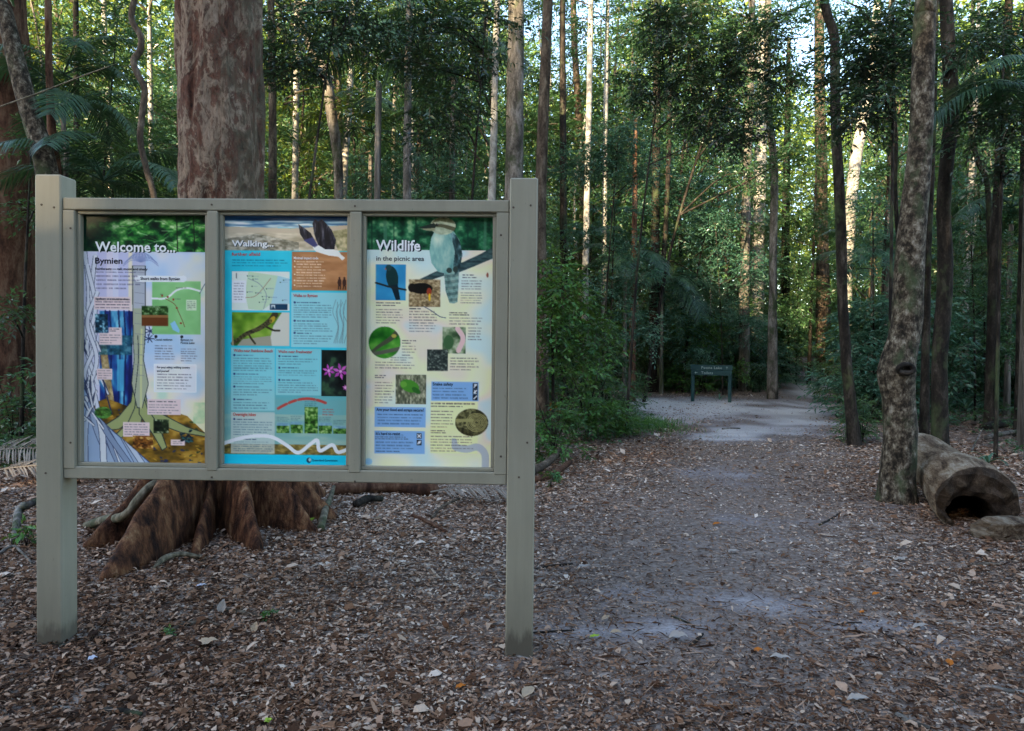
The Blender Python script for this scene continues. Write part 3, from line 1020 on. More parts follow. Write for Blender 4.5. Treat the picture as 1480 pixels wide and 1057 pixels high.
for k in range(12):
    x0_, y0_ = rr_.uniform(186, 232), rr_.uniform(560, 860); x1_, y1_ = x0_ + rr_.uniform(-30, 40), y0_ + rr_.uniform(30, 80)
    c1.curve([(x0_, y0_), ((x0_ + x1_) / 2 + rr_.uniform(-12, 12), (y0_ + y1_) / 2), (x1_, y1_)], 8, (60, 70, 100)); c1.curve([(x0_, y0_), ((x0_ + x1_) / 2, (y0_ + y1_) / 2), (x1_, y1_)], 5, (214, 218, 226))
c1.curve([(246, 690), (262, 760), (278, 820)], 4, (24, 36, 88)); c1.tex(c1.E(250, 818, 28, 20), [(0, (20, 60, 20)), (1, (100, 190, 90))], 10, 8, 3, .8)
c1.tex(c1.R(540, 780, 588, 850), [(0, (150, 200, 150)), (1, (220, 226, 190))], 20, 20, 8, .7)
# banner photo
top = c1.R(185, 160, 588, 284)
c1.tex(top, GREENS, 26, 20, 21, 1, 4)
c1.fill(top * np.clip(1 - (c1.X - 185) / 150, 0, 1), (2, 26, 24), .8)
c1.fill(top * np.clip(1 - (c1.Y - 160) / 26, 0, 1), (10, 30, 18), .85)
for k in range(60):
    x, y = r.uniform(300, 588), r.uniform(170, 280); an = r.uniform(-.9, .9)
    c1.line([(x, y), (x + 34 * math.cos(an), y + 24 * math.sin(an))], r.uniform(1.5, 4), ((60, 170, 60), (170, 215, 160), (20, 90, 50), (8, 40, 26))[r.randint(4)], .6, clip=top)
for x in (486, 540):
    c1.line([(x, 160), (x + 4, 284)], 4, (18, 26, 20), .8, clip=top)
# map
c1.rect(408, 380, 563, 555, (128, 190, 124)); c1.tex(c1.R(408, 380, 563, 555), [(0, (112, 176, 108)), (1, (150, 206, 144))], 50, 50, 2, .6)
c1.curve([(408, 437), (452, 436), (486, 410), (520, 402), (563, 412)], 6, (240, 244, 236)); c1.curve([(452, 438), (480, 456), (492, 480), (505, 510), (512, 530)], 2.5, (120, 96, 60))
c1.poly([(466, 520), (480, 510), (496, 540), (494, 550), (474, 540)], (140, 196, 230)); c1.rect(517, 440, 550, 476, (204, 224, 196)); c1.words(520, 444, 548, 474, 5, (60, 80, 60), 1)
for x, y in ((440, 428), (458, 432), (476, 440), (487, 468), (500, 518)):
    c1.ell(x, y, 3.5, 3.5, (150, 60, 40))
c1.words(484, 398, 530, 406, 1, (70, 70, 70), 3); c1.words(434, 420, 450, 428, 1, (60, 60, 60), 4); c1.words(480, 436, 504, 442, 1, (60, 60, 60), 5)
# lake photo
c1.rect(374, 462, 459, 528, (98, 54, 26)); c1.tex(c1.R(374, 462, 459, 492), [(0, (18, 40, 16)), (.6, (46, 84, 34)), (1, (130, 160, 120))], 9, 8, 6); c1.rect(374, 492, 459, 500, (168, 128, 84), .6)
c1.fill(c1.R(362, 362, 508, 383) | c1.E(362, 372, 10, 10.5) | c1.E(508, 372, 10, 10.5), (246, 246, 250))
PK = (222, 202, 206)
for q in ((222, 433, 340, 476), (237, 552, 311, 592), (268, 534, 310, 552), (230, 672, 280, 708), (315, 848, 400, 896), (393, 770, 500, 822), (468, 904, 513, 923)):
    c1.rect(*q, PK)
c1.words(226, 436, 336, 474, 4, (50, 40, 60), 11); c1.words(241, 556, 308, 590, 4, (90, 80, 90), 12); c1.words(270, 537, 308, 550, 2, (40, 40, 50), 13); c1.words(234, 675, 278, 706, 4, (110, 90, 96), 14)
c1.words(319, 852, 397, 893, 5, (90, 80, 90), 15); c1.words(397, 774, 494, 783, 1, (30, 30, 40), 16, .95); c1.words(397, 786, 494, 820, 4, (100, 90, 100), 17); c1.words(474, 908, 508, 920, 2, (60, 60, 70), 18)
c1.rect(225, 490, 266, 553, (20, 44, 74)); c1.tex(c1.R(225, 490, 266, 553), [(0, (6, 20, 30)), (.6, (22, 66, 92)), (1, (150, 200, 220))], 9, 9, 19)
c1.tex(c1.R(412, 838, 462, 884), [(0, (8, 12, 10)), (.7, (40, 58, 34)), (1, (170, 180, 150))], 14, 10, 20); c1.tex(c1.R(345, 892, 411, 936), [(0, (40, 22, 10)), (.5, (130, 78, 28)), (1, (226, 190, 110))], 12, 9, 22)
for k in range(22):
    c1.ell(r.uniform(500, 542), r.uniform(872, 912), 6, 3, ((16, 44, 60), (40, 90, 96), (10, 24, 40))[k % 3], 1, r.uniform(-1, 1))
c1.fill(c1.R(415, 655, 548, 745), (232, 230, 236), .7); c1.line([(415, 655), (548, 655), (548, 745), (415, 745), (415, 655)], 3, (250, 250, 250))
c1.words(228, 346, 372, 412, 5, (86, 84, 116), 30, .7); c1.words(424, 684, 538, 740, 6, (84, 84, 96), 31)
c1.words(416, 590, 482, 642, 6, (70, 70, 90), 32); c1.words(500, 600, 556, 646, 6, (70, 70, 90), 33)
c1.ell(420, 563, 5, 5, (20, 20, 30)); c1.ell(503, 563, 5, 5, (20, 20, 30)); c1.curve([(560, 420), (572, 396), (588, 372)], 2.5, (60, 90, 110))
p1 = poster(0, c1, 'welcome poster with a drawn fig tree and a small green map')
DK, WH, RD = (26, 24, 40), (240, 242, 240), (196, 60, 48)
letter_group(p1, 0, c1, [('Welcome to...', 229, 487, 285, 32, (18, 40, 30), .022), ('Welcome to...', 225, 483, 282.5, 32, WH, .022),
                         ('Bymien', 225, 313, 323, 20, DK, .018), ('Rainforests \u2014 tall, moist and shady', 225, 394, 344, 8, DK, .02),
                         ('Short walks from Bymien', 371, 498, 376, 10, DK, .02), ('For your safety, walking country', 424, 530, 668, 7.5, DK, .015), ('and yourself', 424, 464, 680, 7.5, DK, .015),
                         ('Coastal rainforest', 416, 474, 576, 7, DK, .015), ('Bymien to', 500, 540, 576, 7, DK, .015), ('Poona Lake', 500, 545, 586, 7, DK, .015),
                         ('Significant on a coastal sandmass', 226, 336, 443, 7, DK, .01)])

# ---- poster 2
c2 = Canvas(62, 82, 510, 985, 196, 400, (40, 192, 220))
c2.tex(c2.R(62, 205, 510, 735), [(0, (30, 178, 208)), (1, (60, 206, 232))], 120, 120, 3, .8)
low = np.clip((c2.Y - 660) / 90, 0, 1) * (c2.Y < 946)
c2.fill(low, (112, 172, 176), .95)
c2.tex(c2.R(62, 800, 510, 946), [(0, (112, 160, 160)), (.6, (150, 182, 172)), (1, (186, 196, 176))], 120, 30, 5, .6)
c2.tex(c2.R(62, 908, 510, 946), [(0, (72, 66, 34)), (.5, (120, 104, 50)), (1, (176, 156, 90))], 18, 10, 6)
# beach banner
c2.rect(62, 82, 510, 126, (24, 62, 112)); c2.tex(c2.R(62, 82, 510, 112), [(0, (16, 46, 92)), (1, (50, 96, 150))], 90, 6, 7)
c2.tex(c2.R(62, 104, 510, 128), [(0, (60, 110, 160)), (.5, (150, 186, 206)), (1, (236, 240, 240))], 60, 5, 8)
c2.poly([(62, 124), (300, 130), (510, 116), (510, 210), (62, 210)], (196, 184, 164)); c2.tex(c2.R(62, 146, 510, 209), [(0, (150, 140, 116)), (.5, (190, 180, 158)), (1, (222, 214, 198))], 40, 10, 9, .8)
c2.tex(c2.Pm([(62, 170), (180, 150), (330, 180), (330, 209), (62, 209)]), [(0, (84, 84, 70)), (1, (200, 196, 184))], 14, 8, 10, .8); c2.tex(c2.Pm([(440, 140), (510, 128), (510, 209), (470, 209)]), [(0, (96, 100, 60)), (1, (200, 190, 150))], 10, 12, 12, .8)
# brown box
c2.rect(305, 213, 510, 352, (168, 118, 78)); c2.tex(c2.R(305, 213, 510, 352), [(0, (146, 98, 62)), (1, (196, 146, 104))], 60, 24, 13, .8)
c2.words(322, 244, 428, 342, 10, (246, 232, 214), 14, .8); c2.fill(c2.R(318, 250, 318.1, 251), WH)
for y in (247, 267, 294, 316, 333):
    c2.ell(315, y, 2.6, 2.6, (246, 232, 214))
for x in (475, 492):
    c2.ell(x, 322, 7, 14, (60, 36, 34)); c2.ell(x, 306, 3.5, 4, (60, 36, 34)); c2.line([(x - 3, 334), (x - 4, 346)], 3.5, (40, 26, 26)); c2.line([(x + 3, 334), (x + 4, 346)], 3.5, (40, 26, 26))
# sea eagle
c2.poly([(400, 190), (378, 196), (390, 212), (436, 226), (470, 230), (484, 243), (494, 234), (480, 222), (470, 208), (440, 200)], (238, 238, 232))
for pts in ([(328, 114), (352, 130), (372, 146), (396, 190), (380, 194), (352, 176), (334, 150)], [(378, 110), (386, 96), (398, 104), (412, 96), (428, 112), (446, 134), (462, 170), (456, 204), (424, 204), (398, 188), (384, 150)]):
    c2.poly(pts, (30, 30, 40)); c2.tex(c2.Pm(pts), [(0, (14, 14, 22)), (.6, (40, 40, 54)), (1, (120, 124, 140))], 8, 30, 15, .8)
c2.poly([(346, 172), (380, 160), (398, 190), (386, 198)], (70, 74, 130), .8)
# map
c2.rect(92, 285, 297, 425, (216, 226, 222)); c2.poly([(150, 285), (255, 300), (232, 400), (200, 425), (150, 420), (140, 360)], (190, 214, 186)); c2.poly([(255, 300), (297, 310), (297, 400), (232, 400)], (170, 208, 220))
c2.rect(92, 318, 142, 398, (244, 244, 244)); c2.words(98, 324, 138, 392, 7, (80, 80, 110), 16); c2.rect(228, 402, 291, 423, (24, 62, 92)); c2.rect(232, 405, 246, 420, (210, 220, 224)); c2.poly([(239, 406), (245, 419), (233, 419)], (24, 62, 92))
c2.curve([(150, 310), (190, 330), (215, 370), (205, 420)], 2, (120, 140, 150)); c2.curve([(140, 380), (180, 370), (230, 310)], 2, (150, 120, 90)); c2.line([(108, 292), (108, 310)], 2, DK)
for k in range(14):
    x, y = r.uniform(146, 285), r.uniform(295, 396); c2.words(x, y, x + 26, y + 5, 1, (70, 100, 150), 20 + k, .8); c2.ell(x - 4, y + 3, 2.4, 2.4, (60, 100, 80))
# lizard photo
lz = c2.R(92, 432, 297, 553)
c2.tex(lz, [(0, (52, 92, 22)), (.5, (108, 152, 44)), (1, (170, 196, 92))], 60, 50, 17)
c2.poly([(222, 553), (240, 480), (270, 432), (297, 432), (297, 553)], (206, 206, 196), 1, clip=lz); c2.poly([(110, 553), (130, 530), (180, 523), (230, 516), (235, 553)], (160, 156, 140), clip=lz)
c2.curve([(96, 545), (140, 512), (190, 490), (228, 462), (246, 440)], 10, (58, 54, 38), w1=24, clip=lz); c2.curve([(150, 505), (160, 525), (175, 545)], 7, (58, 54, 38), clip=lz); c2.curve([(215, 484), (240, 496), (262, 497)], 7, (48, 44, 32), clip=lz)
c2.ell(236, 458, 14, 8, (196, 168, 48), .9, -.9, lz); c2.tex(c2.Lm([(96, 545), (140, 512), (190, 490), (228, 462)], 16), [(0, (30, 28, 20)), (1, (120, 112, 74))], 6, 6, 18, .7)
c2.poly([(92, 480), (100, 553), (92, 553)], (150, 140, 110))
# text boxes
for q, cc, aa in (((303, 358, 507, 556), (166, 214, 222), .85), ((90, 560, 246, 788), (150, 208, 216), .8), ((250, 562, 410, 730), (150, 208, 216), .8), ((90, 793, 246, 943), (196, 208, 206), .75)):
    c2.fill(c2.R(*q), cc, aa)
for k in range(7):
    x = 462 + k * 6
    c2.curve([(x, 384 + 8 * (k % 3)), (x - 10 + 9 * (k % 2), 430), (x + 8 - 5 * (k % 3), 480), (x - 6, 540)], 2.2, (110, 140, 150), .8)
for x0_, x1_, segs, sd0 in ((312, 452, ((402, 452), (468, 502), (512, 548)), 60), (97, 240, ((594, 648), (662, 694), (708, 736), (754, 784)), 64), (258, 404, ((596, 622), (638, 662), (682, 724)), 68), (97, 240, ((826, 880), (898, 938)), 72)):
    for k, (ya, yb) in enumerate(segs):
        nl = max(2, int((yb - ya) / 8))
        c2.words(x0_, ya, x1_, yb, nl, (60, 96, 116), sd0 + k, .7); c2.ell(x0_ + 4, ya - 7, 4, 4, (26, 52, 110)); c2.words(x0_ + 12, ya - 10, x0_ + 100, ya - 2, 1, (20, 40, 80), sd0 + k + 30, .95)
c2.words(92, 240, 300, 270, 3, (10, 100, 130), 80, .75)
# flower photo
fl = c2.R(412, 565, 508, 732)
c2.tex(fl, [(0, (8, 12, 14)), (.6, (24, 36, 34)), (1, (52, 84, 60))], 30, 30, 24)
for fx, fy, rr in ((438, 640, 24), (480, 642, 30), (498, 700, 12)):
    for k in range(6):
        an = k * 1.047 + .3
        c2.poly([(fx, fy), (fx + rr * .55 * math.cos(an - .35), fy + rr * .6 * math.sin(an - .35)), (fx + rr * math.cos(an), fy + rr * 1.05 * math.sin(an)), (fx + rr * .55 * math.cos(an + .35), fy + rr * .6 * math.sin(an + .35))], (206, 96, 200) if k % 2 else (176, 70, 176), 1, clip=fl)
    c2.ell(fx, fy, 5, 5, (236, 170, 220), clip=fl)
# small photos
for x0_, x1_, y0_, sd0 in ((253, 298, 830, 90), (303, 346, 826, 91), (352, 400, 772, 92), (404, 450, 828, 93), (455, 503, 838, 94)):
    c2.tex(c2.R(x0_, y0_, x1_, 868), [(0, (20, 50, 16)), (.5, (70, 124, 44)), (1, (170, 200, 130))], 9, 9, sd0)
    c2.fill(c2.R(x0_, y0_, x1_, y0_ + 10), (130, 176, 220), .0 if sd0 == 92 else .8); c2.words(x0_, y0_ - 22, x1_, y0_ - 3, 3, (50, 80, 90), sd0 + 10, .7)
P = np.array([(258 + 172 * q, 790 - 58 * math.sin(math.pi * (.12 + .62 * q)) + 10) for q in np.linspace(0, 1, 27)])
for k in range(0, 26):
    if k not in (5, 10, 20):
        c2.line([tuple(P[k]), tuple(P[k] + (P[k + 1] - P[k]) * .62)], 10, (190, 66, 60), .85)
c2.words(416, 776, 462, 804, 3, (190, 66, 60), 44, .85)
c2.curve([(62, 908), (110, 892), (170, 880), (235, 882), (290, 912), (330, 938), (372, 908), (398, 892), (408, 930), (452, 908), (472, 934), (510, 922)], 13, (246, 248, 246), n=60)
c2.rect(62, 946, 510, 985, (24, 196, 232)); c2.ell(369, 965, 9, 10, (26, 60, 84)); c2.ell(372, 963, 5, 6, (150, 200, 210))
p2 = poster(1, c2, 'walking poster on bright cyan with an eagle over a beach')
letter_group(p2, 1, c2, [('Walking...', 93, 243, 196, 21, (50, 70, 80), .025), ('Walking...', 90, 240, 194, 21, WH, .025), ('further afield', 90, 192, 228, 12, RD, .012),
                         ('Minimal impact code', 312, 400, 239, 9, WH, .02), ('Walks to Bymien', 311, 398, 375, 11, RD, .015), ('Walks near Rainbow Beach', 98, 238, 576, 11, RD, .012),
                         ('Walks near Freshwater', 258, 380, 578, 11, RD, .012), ('Overnight hikes', 96, 178, 808, 12, RD, .014), ('Queensland Government', 380, 472, 969, 8, (16, 50, 80), .012)])

# ---- poster 3
c3 = Canvas(50, 88, 513, 1003, 196, 400, (226, 222, 194))
c3.tex(c3.R(50, 212, 513, 1003), [(0, (196, 222, 226)), (.35, (222, 226, 208)), (.6, (238, 228, 188)), (.8, (240, 214, 196)), (1, (190, 214, 224))], 130, 110, 31, .9, 2)
tp = c3.R(50, 88, 513, 212)
c3.tex(tp, [(0, (6, 36, 26)), (.4, (18, 72, 48)), (.7, (46, 116, 78)), (1, (130, 176, 130))], 26, 22, 32, 1, 4)
for x, w in ((70, 6), (118, 12), (150, 4), (230, 5), (420, 6), (480, 10), (455, 4)):
    c3.line([(x, 88), (x + r.uniform(-4, 4), 212)], w, (12, 52, 40) if w < 9 else (70, 120, 96), .7, clip=tp)
# branch, kookaburra
c3.poly([(244, 318), (300, 290), (400, 254), (460, 226), (513, 196), (513, 238), (440, 270), (385, 292), (330, 305), (285, 320), (262, 326)], (40, 62, 68)); c3.tex(c3.Pm([(244, 318), (300, 290), (400, 254), (460, 226), (513, 196), (513, 238), (440, 270), (385, 292), (330, 305), (285, 320)]), [(0, (24, 40, 46)), (1, (84, 112, 112))], 20, 6, 33, .7)
c3.poly([(330, 262), (388, 262), (386, 330), (383, 398), (370, 404), (354, 402), (340, 360)], (128, 164, 158))
tl_ = c3.Pm([(330, 262), (388, 262), (386, 330), (383, 398), (370, 404), (354, 402), (340, 360)])
c3.fill(tl_ * (((c3.Y + .15 * c3.X) % 22) < 11), (58, 84, 84), .8); c3.tex(tl_, [(0, (40, 60, 62)), (.5, (110, 146, 142)), (1, (190, 206, 192))], 10, 14, 51, .4)
bd_ = c3.Pm([(302, 136), (286, 168), (280, 214), (288, 258), (312, 290), (350, 298), (380, 272), (394, 226), (388, 174), (366, 142)])
c3.fill(bd_, (140, 186, 180)); sh_ = np.clip((c3.X - 300) / 95, 0, 1); c3.fill(bd_ * sh_, (70, 122, 124), .75); c3.fill(bd_ * np.clip((c3.Y - 225) / 80, 0, 1), (72, 128, 130), .6)
c3.tex(bd_, [(0, (84, 140, 138)), (.5, (146, 190, 180)), (1, (214, 226, 206))], 12, 34, 34, .5, 4); c3.fill(bd_ * np.clip(1 - np.hypot((c3.X - 308) / 26, (c3.Y - 175) / 34), 0, 1), (222, 228, 206), .8)
wg_ = c3.Pm([(356, 146), (376, 156), (392, 186), (399, 228), (390, 280), (374, 304), (366, 268), (372, 216), (362, 178)])
c3.fill(wg_, (38, 62, 66)); c3.tex(wg_, [(0, (22, 36, 40)), (.6, (56, 86, 90)), (1, (140, 180, 188))], 9, 18, 52, .85, 3)
c3.ell(352, 284, 10, 10, (50, 62, 58)); c3.ell(374, 280, 9, 11, (50, 62, 58))
hd_ = c3.E(328, 124, 46, 32); c3.fill(hd_, (188, 198, 172)); c3.tex(hd_, [(0, (130, 146, 120)), (1, (214, 218, 194))], 14, 9, 53, .6)
c3.poly([(286, 114), (300, 98), (328, 92), (356, 98), (374, 116), (350, 112), (318, 106)], (98, 104, 76), .95); c3.tex(c3.Pm([(286, 114), (300, 98), (328, 92), (356, 98), (374, 116), (350, 112), (318, 106)]), [(0, (60, 62, 44)), (1, (150, 150, 118))], 6, 12, 54, .7)
c3.curve([(300, 122), (330, 124), (372, 136)], 10, (82, 80, 58), .9, w1=15, clip=hd_)
c3.poly([(236, 131), (268, 121), (296, 113), (303, 124), (300, 131), (262, 134)], (38, 48, 44)); c3.poly([(246, 135), (300, 131), (298, 142), (272, 141)], (150, 150, 120)); c3.ell(306, 119, 5, 4.5, (10, 12, 12)); c3.ell(307.5, 117.5, 1.6, 1.6, (220, 224, 214))
# photos
c3.rect(87, 264, 195, 395, (44, 138, 190)); c3.tex(c3.R(87, 264, 195, 395), [(0, (30, 116, 172)), (1, (74, 164, 208))], 60, 60, 35, .6); c3.ell(146, 312, 22, 42, (20, 52, 54), 1, -.15); c3.ell(133, 276, 11, 11, (34, 66, 70)); c3.poly([(140, 340), (166, 336), (176, 392), (160, 394)], (14, 34, 46)); c3.line([(87, 331), (130, 344), (195, 356)], 7, (34, 38, 40)); c3.poly([(122, 276), (126, 284), (118, 283)], (190, 90, 60))
c3.tex(c3.R(207, 318, 320, 417), [(0, (92, 76, 52)), (.5, (146, 124, 90)), (1, (206, 188, 150))], 8, 6, 36); c3.ell(252, 350, 40, 20, (22, 20, 18)); c3.ell(218, 348, 14, 16, (24, 20, 18)); c3.ell(280, 362, 9, 14, (150, 60, 40)); c3.line([(282, 372), (282, 392)], 7, (226, 178, 30))
g = c3.E(120, 548, 58, 58); c3.tex(g, [(0, (20, 84, 22)), (.5, (58, 138, 40)), (1, (130, 186, 84))], 50, 40, 37); c3.curve([(66, 590), (100, 562), (140, 536), (160, 516)], 10, (70, 76, 58), w1=20, clip=g); c3.curve([(80, 590), (130, 580), (175, 570)], 14, (90, 92, 80), clip=g); c3.ell(154, 524, 9, 7, (170, 160, 70), clip=g)
c3.tex(c3.R(330, 490, 414, 586), [(0, (44, 70, 44)), (.5, (104, 126, 92)), (1, (180, 190, 160))], 20, 20, 38); c3.curve([(384, 495), (404, 530), (388, 575)], 18, (226, 190, 190), clip=c3.R(330, 490, 414, 586)); c3.ell(352, 545, 18, 26, (60, 96, 60))
c3.tex(c3.R(274, 572, 350, 650), [(0, (22, 30, 30)), (.5, (52, 62, 60)), (1, (140, 150, 140))], 7, 6, 39)
c3.tex(c3.R(161, 665, 272, 772), [(0, (62, 66, 52)), (.5, (112, 116, 94)), (1, (190, 188, 160))], 6, 14, 40); c3.ell(212, 706, 36, 22, (70, 136, 44), 1, .35); c3.ell(190, 700, 12, 11, (100, 160, 60)); c3.ell(236, 722, 18, 9, (40, 96, 36), 1, .6)
c3.fill(c3.R(288, 760, 460, 950), (240, 232, 168), .75)
g = c3.E(438, 836, 60, 50); c3.tex(g, [(0, (30, 28, 16)), (.5, (80, 78, 48)), (1, (150, 146, 104))], 9, 9, 41)
for rr in (34, 22, 10):
    c3.line([(455 + rr * math.cos(q), 836 + rr * .9 * math.sin(q)) for q in np.linspace(0, 6.3, 22)], 8, (162, 156, 104), .9, clip=g); c3.line([(455 + rr * math.cos(q), 836 + rr * .9 * math.sin(q)) for q in np.linspace(0, 6.3, 22)], 2, (50, 46, 24), .9, clip=g)
c3.line([(384, 830), (440, 828)], 12, (150, 146, 96), clip=g)
c3.curve([(262, 416), (290, 432), (320, 452), (340, 456)], 3, (70, 90, 110)); c3.ell(490, 300, 4, 9, (140, 80, 60))
c3.curve([(372, 906), (380, 926), (420, 934), (460, 926), (486, 950), (490, 1003)], 26, (170, 180, 194), .9, clip=c3.R(366, 896, 513, 1003))
BB = (128, 172, 222)
for q in ((291, 688, 462, 758), (85, 783, 271, 857), (85, 870, 269, 954)):
    c3.rect(*q, BB)
for x, y in ((441, 693), (441, 714), (441, 735), (239, 878), (239, 902)):
    c3.rect(x, y, x + 18, y + 20, (14, 18, 26)); c3.line([(x + 4, y + 15), (x + 14, y + 5)], 4, (230, 234, 240))
c3.line([(243, 883), (253, 893)], 4, (230, 234, 240)); c3.ell(450, 699, 5, 4, (230, 234, 240)); c3.ell(248, 912, 5, 5, (230, 234, 240)); c3.rect(446, 718, 450, 730, (230, 234, 240)); c3.rect(446, 727, 455, 731, (230, 234, 240))
TX = (84, 84, 84)
for k, q in enumerate(((88, 424, 186, 482, 6), (208, 430, 312, 512, 8), (396, 318, 480, 356, 4), (394, 362, 482, 406, 5), (354, 452, 476, 484, 3), (422, 488, 472, 540, 5), (358, 598, 462, 650, 5), (184, 556, 236, 600, 4), (142, 600, 240, 616, 2),
                       (86, 616, 240, 646, 3), (86, 690, 156, 774, 8), (96, 806, 264, 850, 4), (90, 908, 232, 952, 4), (296, 708, 434, 754, 4), (290, 792, 372, 860, 6), (290, 884, 456, 948, 6))):
    c3.words(*q[:4], q[4], (50, 74, 110) if q[0] in (96, 90, 296) else TX, 110 + k, .75)
c3.words(400, 296, 450, 314, 2, DK, 140, .95); c3.words(354, 434, 430, 450, 2, DK, 141, .95); c3.words(290, 864, 350, 880, 2, DK, 142, .95); c3.words(88, 890, 220, 904, 2, DK, 143, .95)
c3.words(88, 400, 178, 418, 2, DK, 144, .95); c3.words(290, 764, 456, 784, 2, DK, 145, .9); c3.ell(64, 984, 14, 12, (130, 190, 236), .7); c3.words(208, 420, 262, 430, 1, DK, 146, .95); c3.words(184, 536, 238, 554, 2, DK, 147, .95); c3.words(86, 664, 130, 682, 2, DK, 148, .95)
p3 = poster(2, c3, 'wildlife poster on cream with a kookaburra perched on a branch')
letter_group(p3, 2, c3, [('Wildlife', 90, 252, 215, 37, (20, 30, 44), .022), ('Wildlife', 85, 247, 212, 37, WH, .022), ('in the picnic area', 87, 261, 250, 17, DK, .012),
                         ('Snake safety', 296, 370, 703, 11, DK, .018), ('Are your food and scraps secure?', 91, 264, 799, 11, DK, .016), ("It's hard to resist ...", 90, 190, 887, 11, DK, .016)])


# small screw heads holding the frame together
M['screw'] = plain('rusty_screw', (.07, .05, .035), .7, .4)
scv, scq, sct = tube(np.array([(0, -.0025, 0), (0, .001, 0)]), (.0045, .0055), 8)
scm = make_mesh('screw', scv, scq, sct)
for px_, py_, rec_ in ((767, 297, 0), (742, 300, 0), (750, 690, 0), (762, 640, 0), (60, 296, 0), (78, 300, 0), (66, 684, 0), (306, 296, RV), (513, 298, RV), (306, 690, RV), (513, 696, RV), (102, 330, RV - .003), (102, 640, RV - .003), (724, 340, RV - .003), (724, 660, RV - .003)):
    u_, z_ = pb(px_, py_, rec_)
    link('screw', scm, M['screw'], board, (u_, rec_, z_))
# ------------------------------------------------------------------ trail sign
SGL, SGR = G(1000.5, 580.5), G(1054, 582)
sg_u = SGR - SGL; sg_u[2] = 0; SGW = np.linalg.norm(sg_u); sg_u /= SGW
sign = thing('trail_sign', 'low dark green timber trail sign on two posts where the tracks split', 'sign', SGL, math.atan2(sg_u[1], sg_u[0]))
M['sign'] = plain('dark_green_paint', (.006, .045, .052), .5, .35)
M['sign_ink'] = plain('pale_routed_lettering', (.26, .35, .34), .6, .2)
kx = SGL[1] / FPX
hh = 53.5 * kx
for ua in (0, SGW):
    bpart('post', box(ua - .045, ua + .045, 0, .09, -.1, hh, .006), M['sign'], sign)
b1 = box(-.06, SGW + .08, -.035, -.002, hh - 7.5 * kx, hh - .004, .005); b2 = box(-.02, SGW + .06, -.037, -.002, hh - 15 * kx, hh - 7.7 * kx, .005)
for bx_, txt, ua, ub, zc, ar in ((b1, 'Poona Lake', .24, .80, hh - 3.9 * kx, (.93, 0)), (b2, 'Toilets', .24, .56, hh - 11.4 * kx, (.10, 1))):
    bo = bpart('sign_board', bx_, M['sign'], sign)
    V, T = text_verts(txt, .012, spacing=1.1)
    w = V[:, 0].max()
    cap = 3.7 * kx
    link('lettering', make_mesh('lettering', np.stack([SGW * (ua + V[:, 0] / w * (ub - ua)), np.full(len(V), -.040), zc - cap / 2 + V[:, 1] / .7 * cap], 1), None, T), M['sign_ink'], bo)
    c = np.array([SGW * ar[0], zc]); h = cap * .55
    A = np.array([(-h, -.15 * h), (.1 * h, -.15 * h), (.1 * h, -h * .8), (h, 0), (.1 * h, h * .8), (.1 * h, .15 * h), (-h, .15 * h)])
    A = A * (-1 if ar[1] else 1)
    if not ar[1]:
        A = np.stack([-A[:, 1], A[:, 0]], 1)          # points straight on
    link('arrow', make_mesh('arrow', np.stack([c[0] + A[:, 0], np.full(7, -.040), c[1] + A[:, 1]], 1), None, [(0, 1, 5), (0, 5, 6), (2, 3, 4)]), M['sign_ink'], bo)

# ------------------------------------------------------------------ the buttressed tree behind the board
BT = at(315, 700, 5.75); BT[2] = gz(BT[0], BT[1])[0]


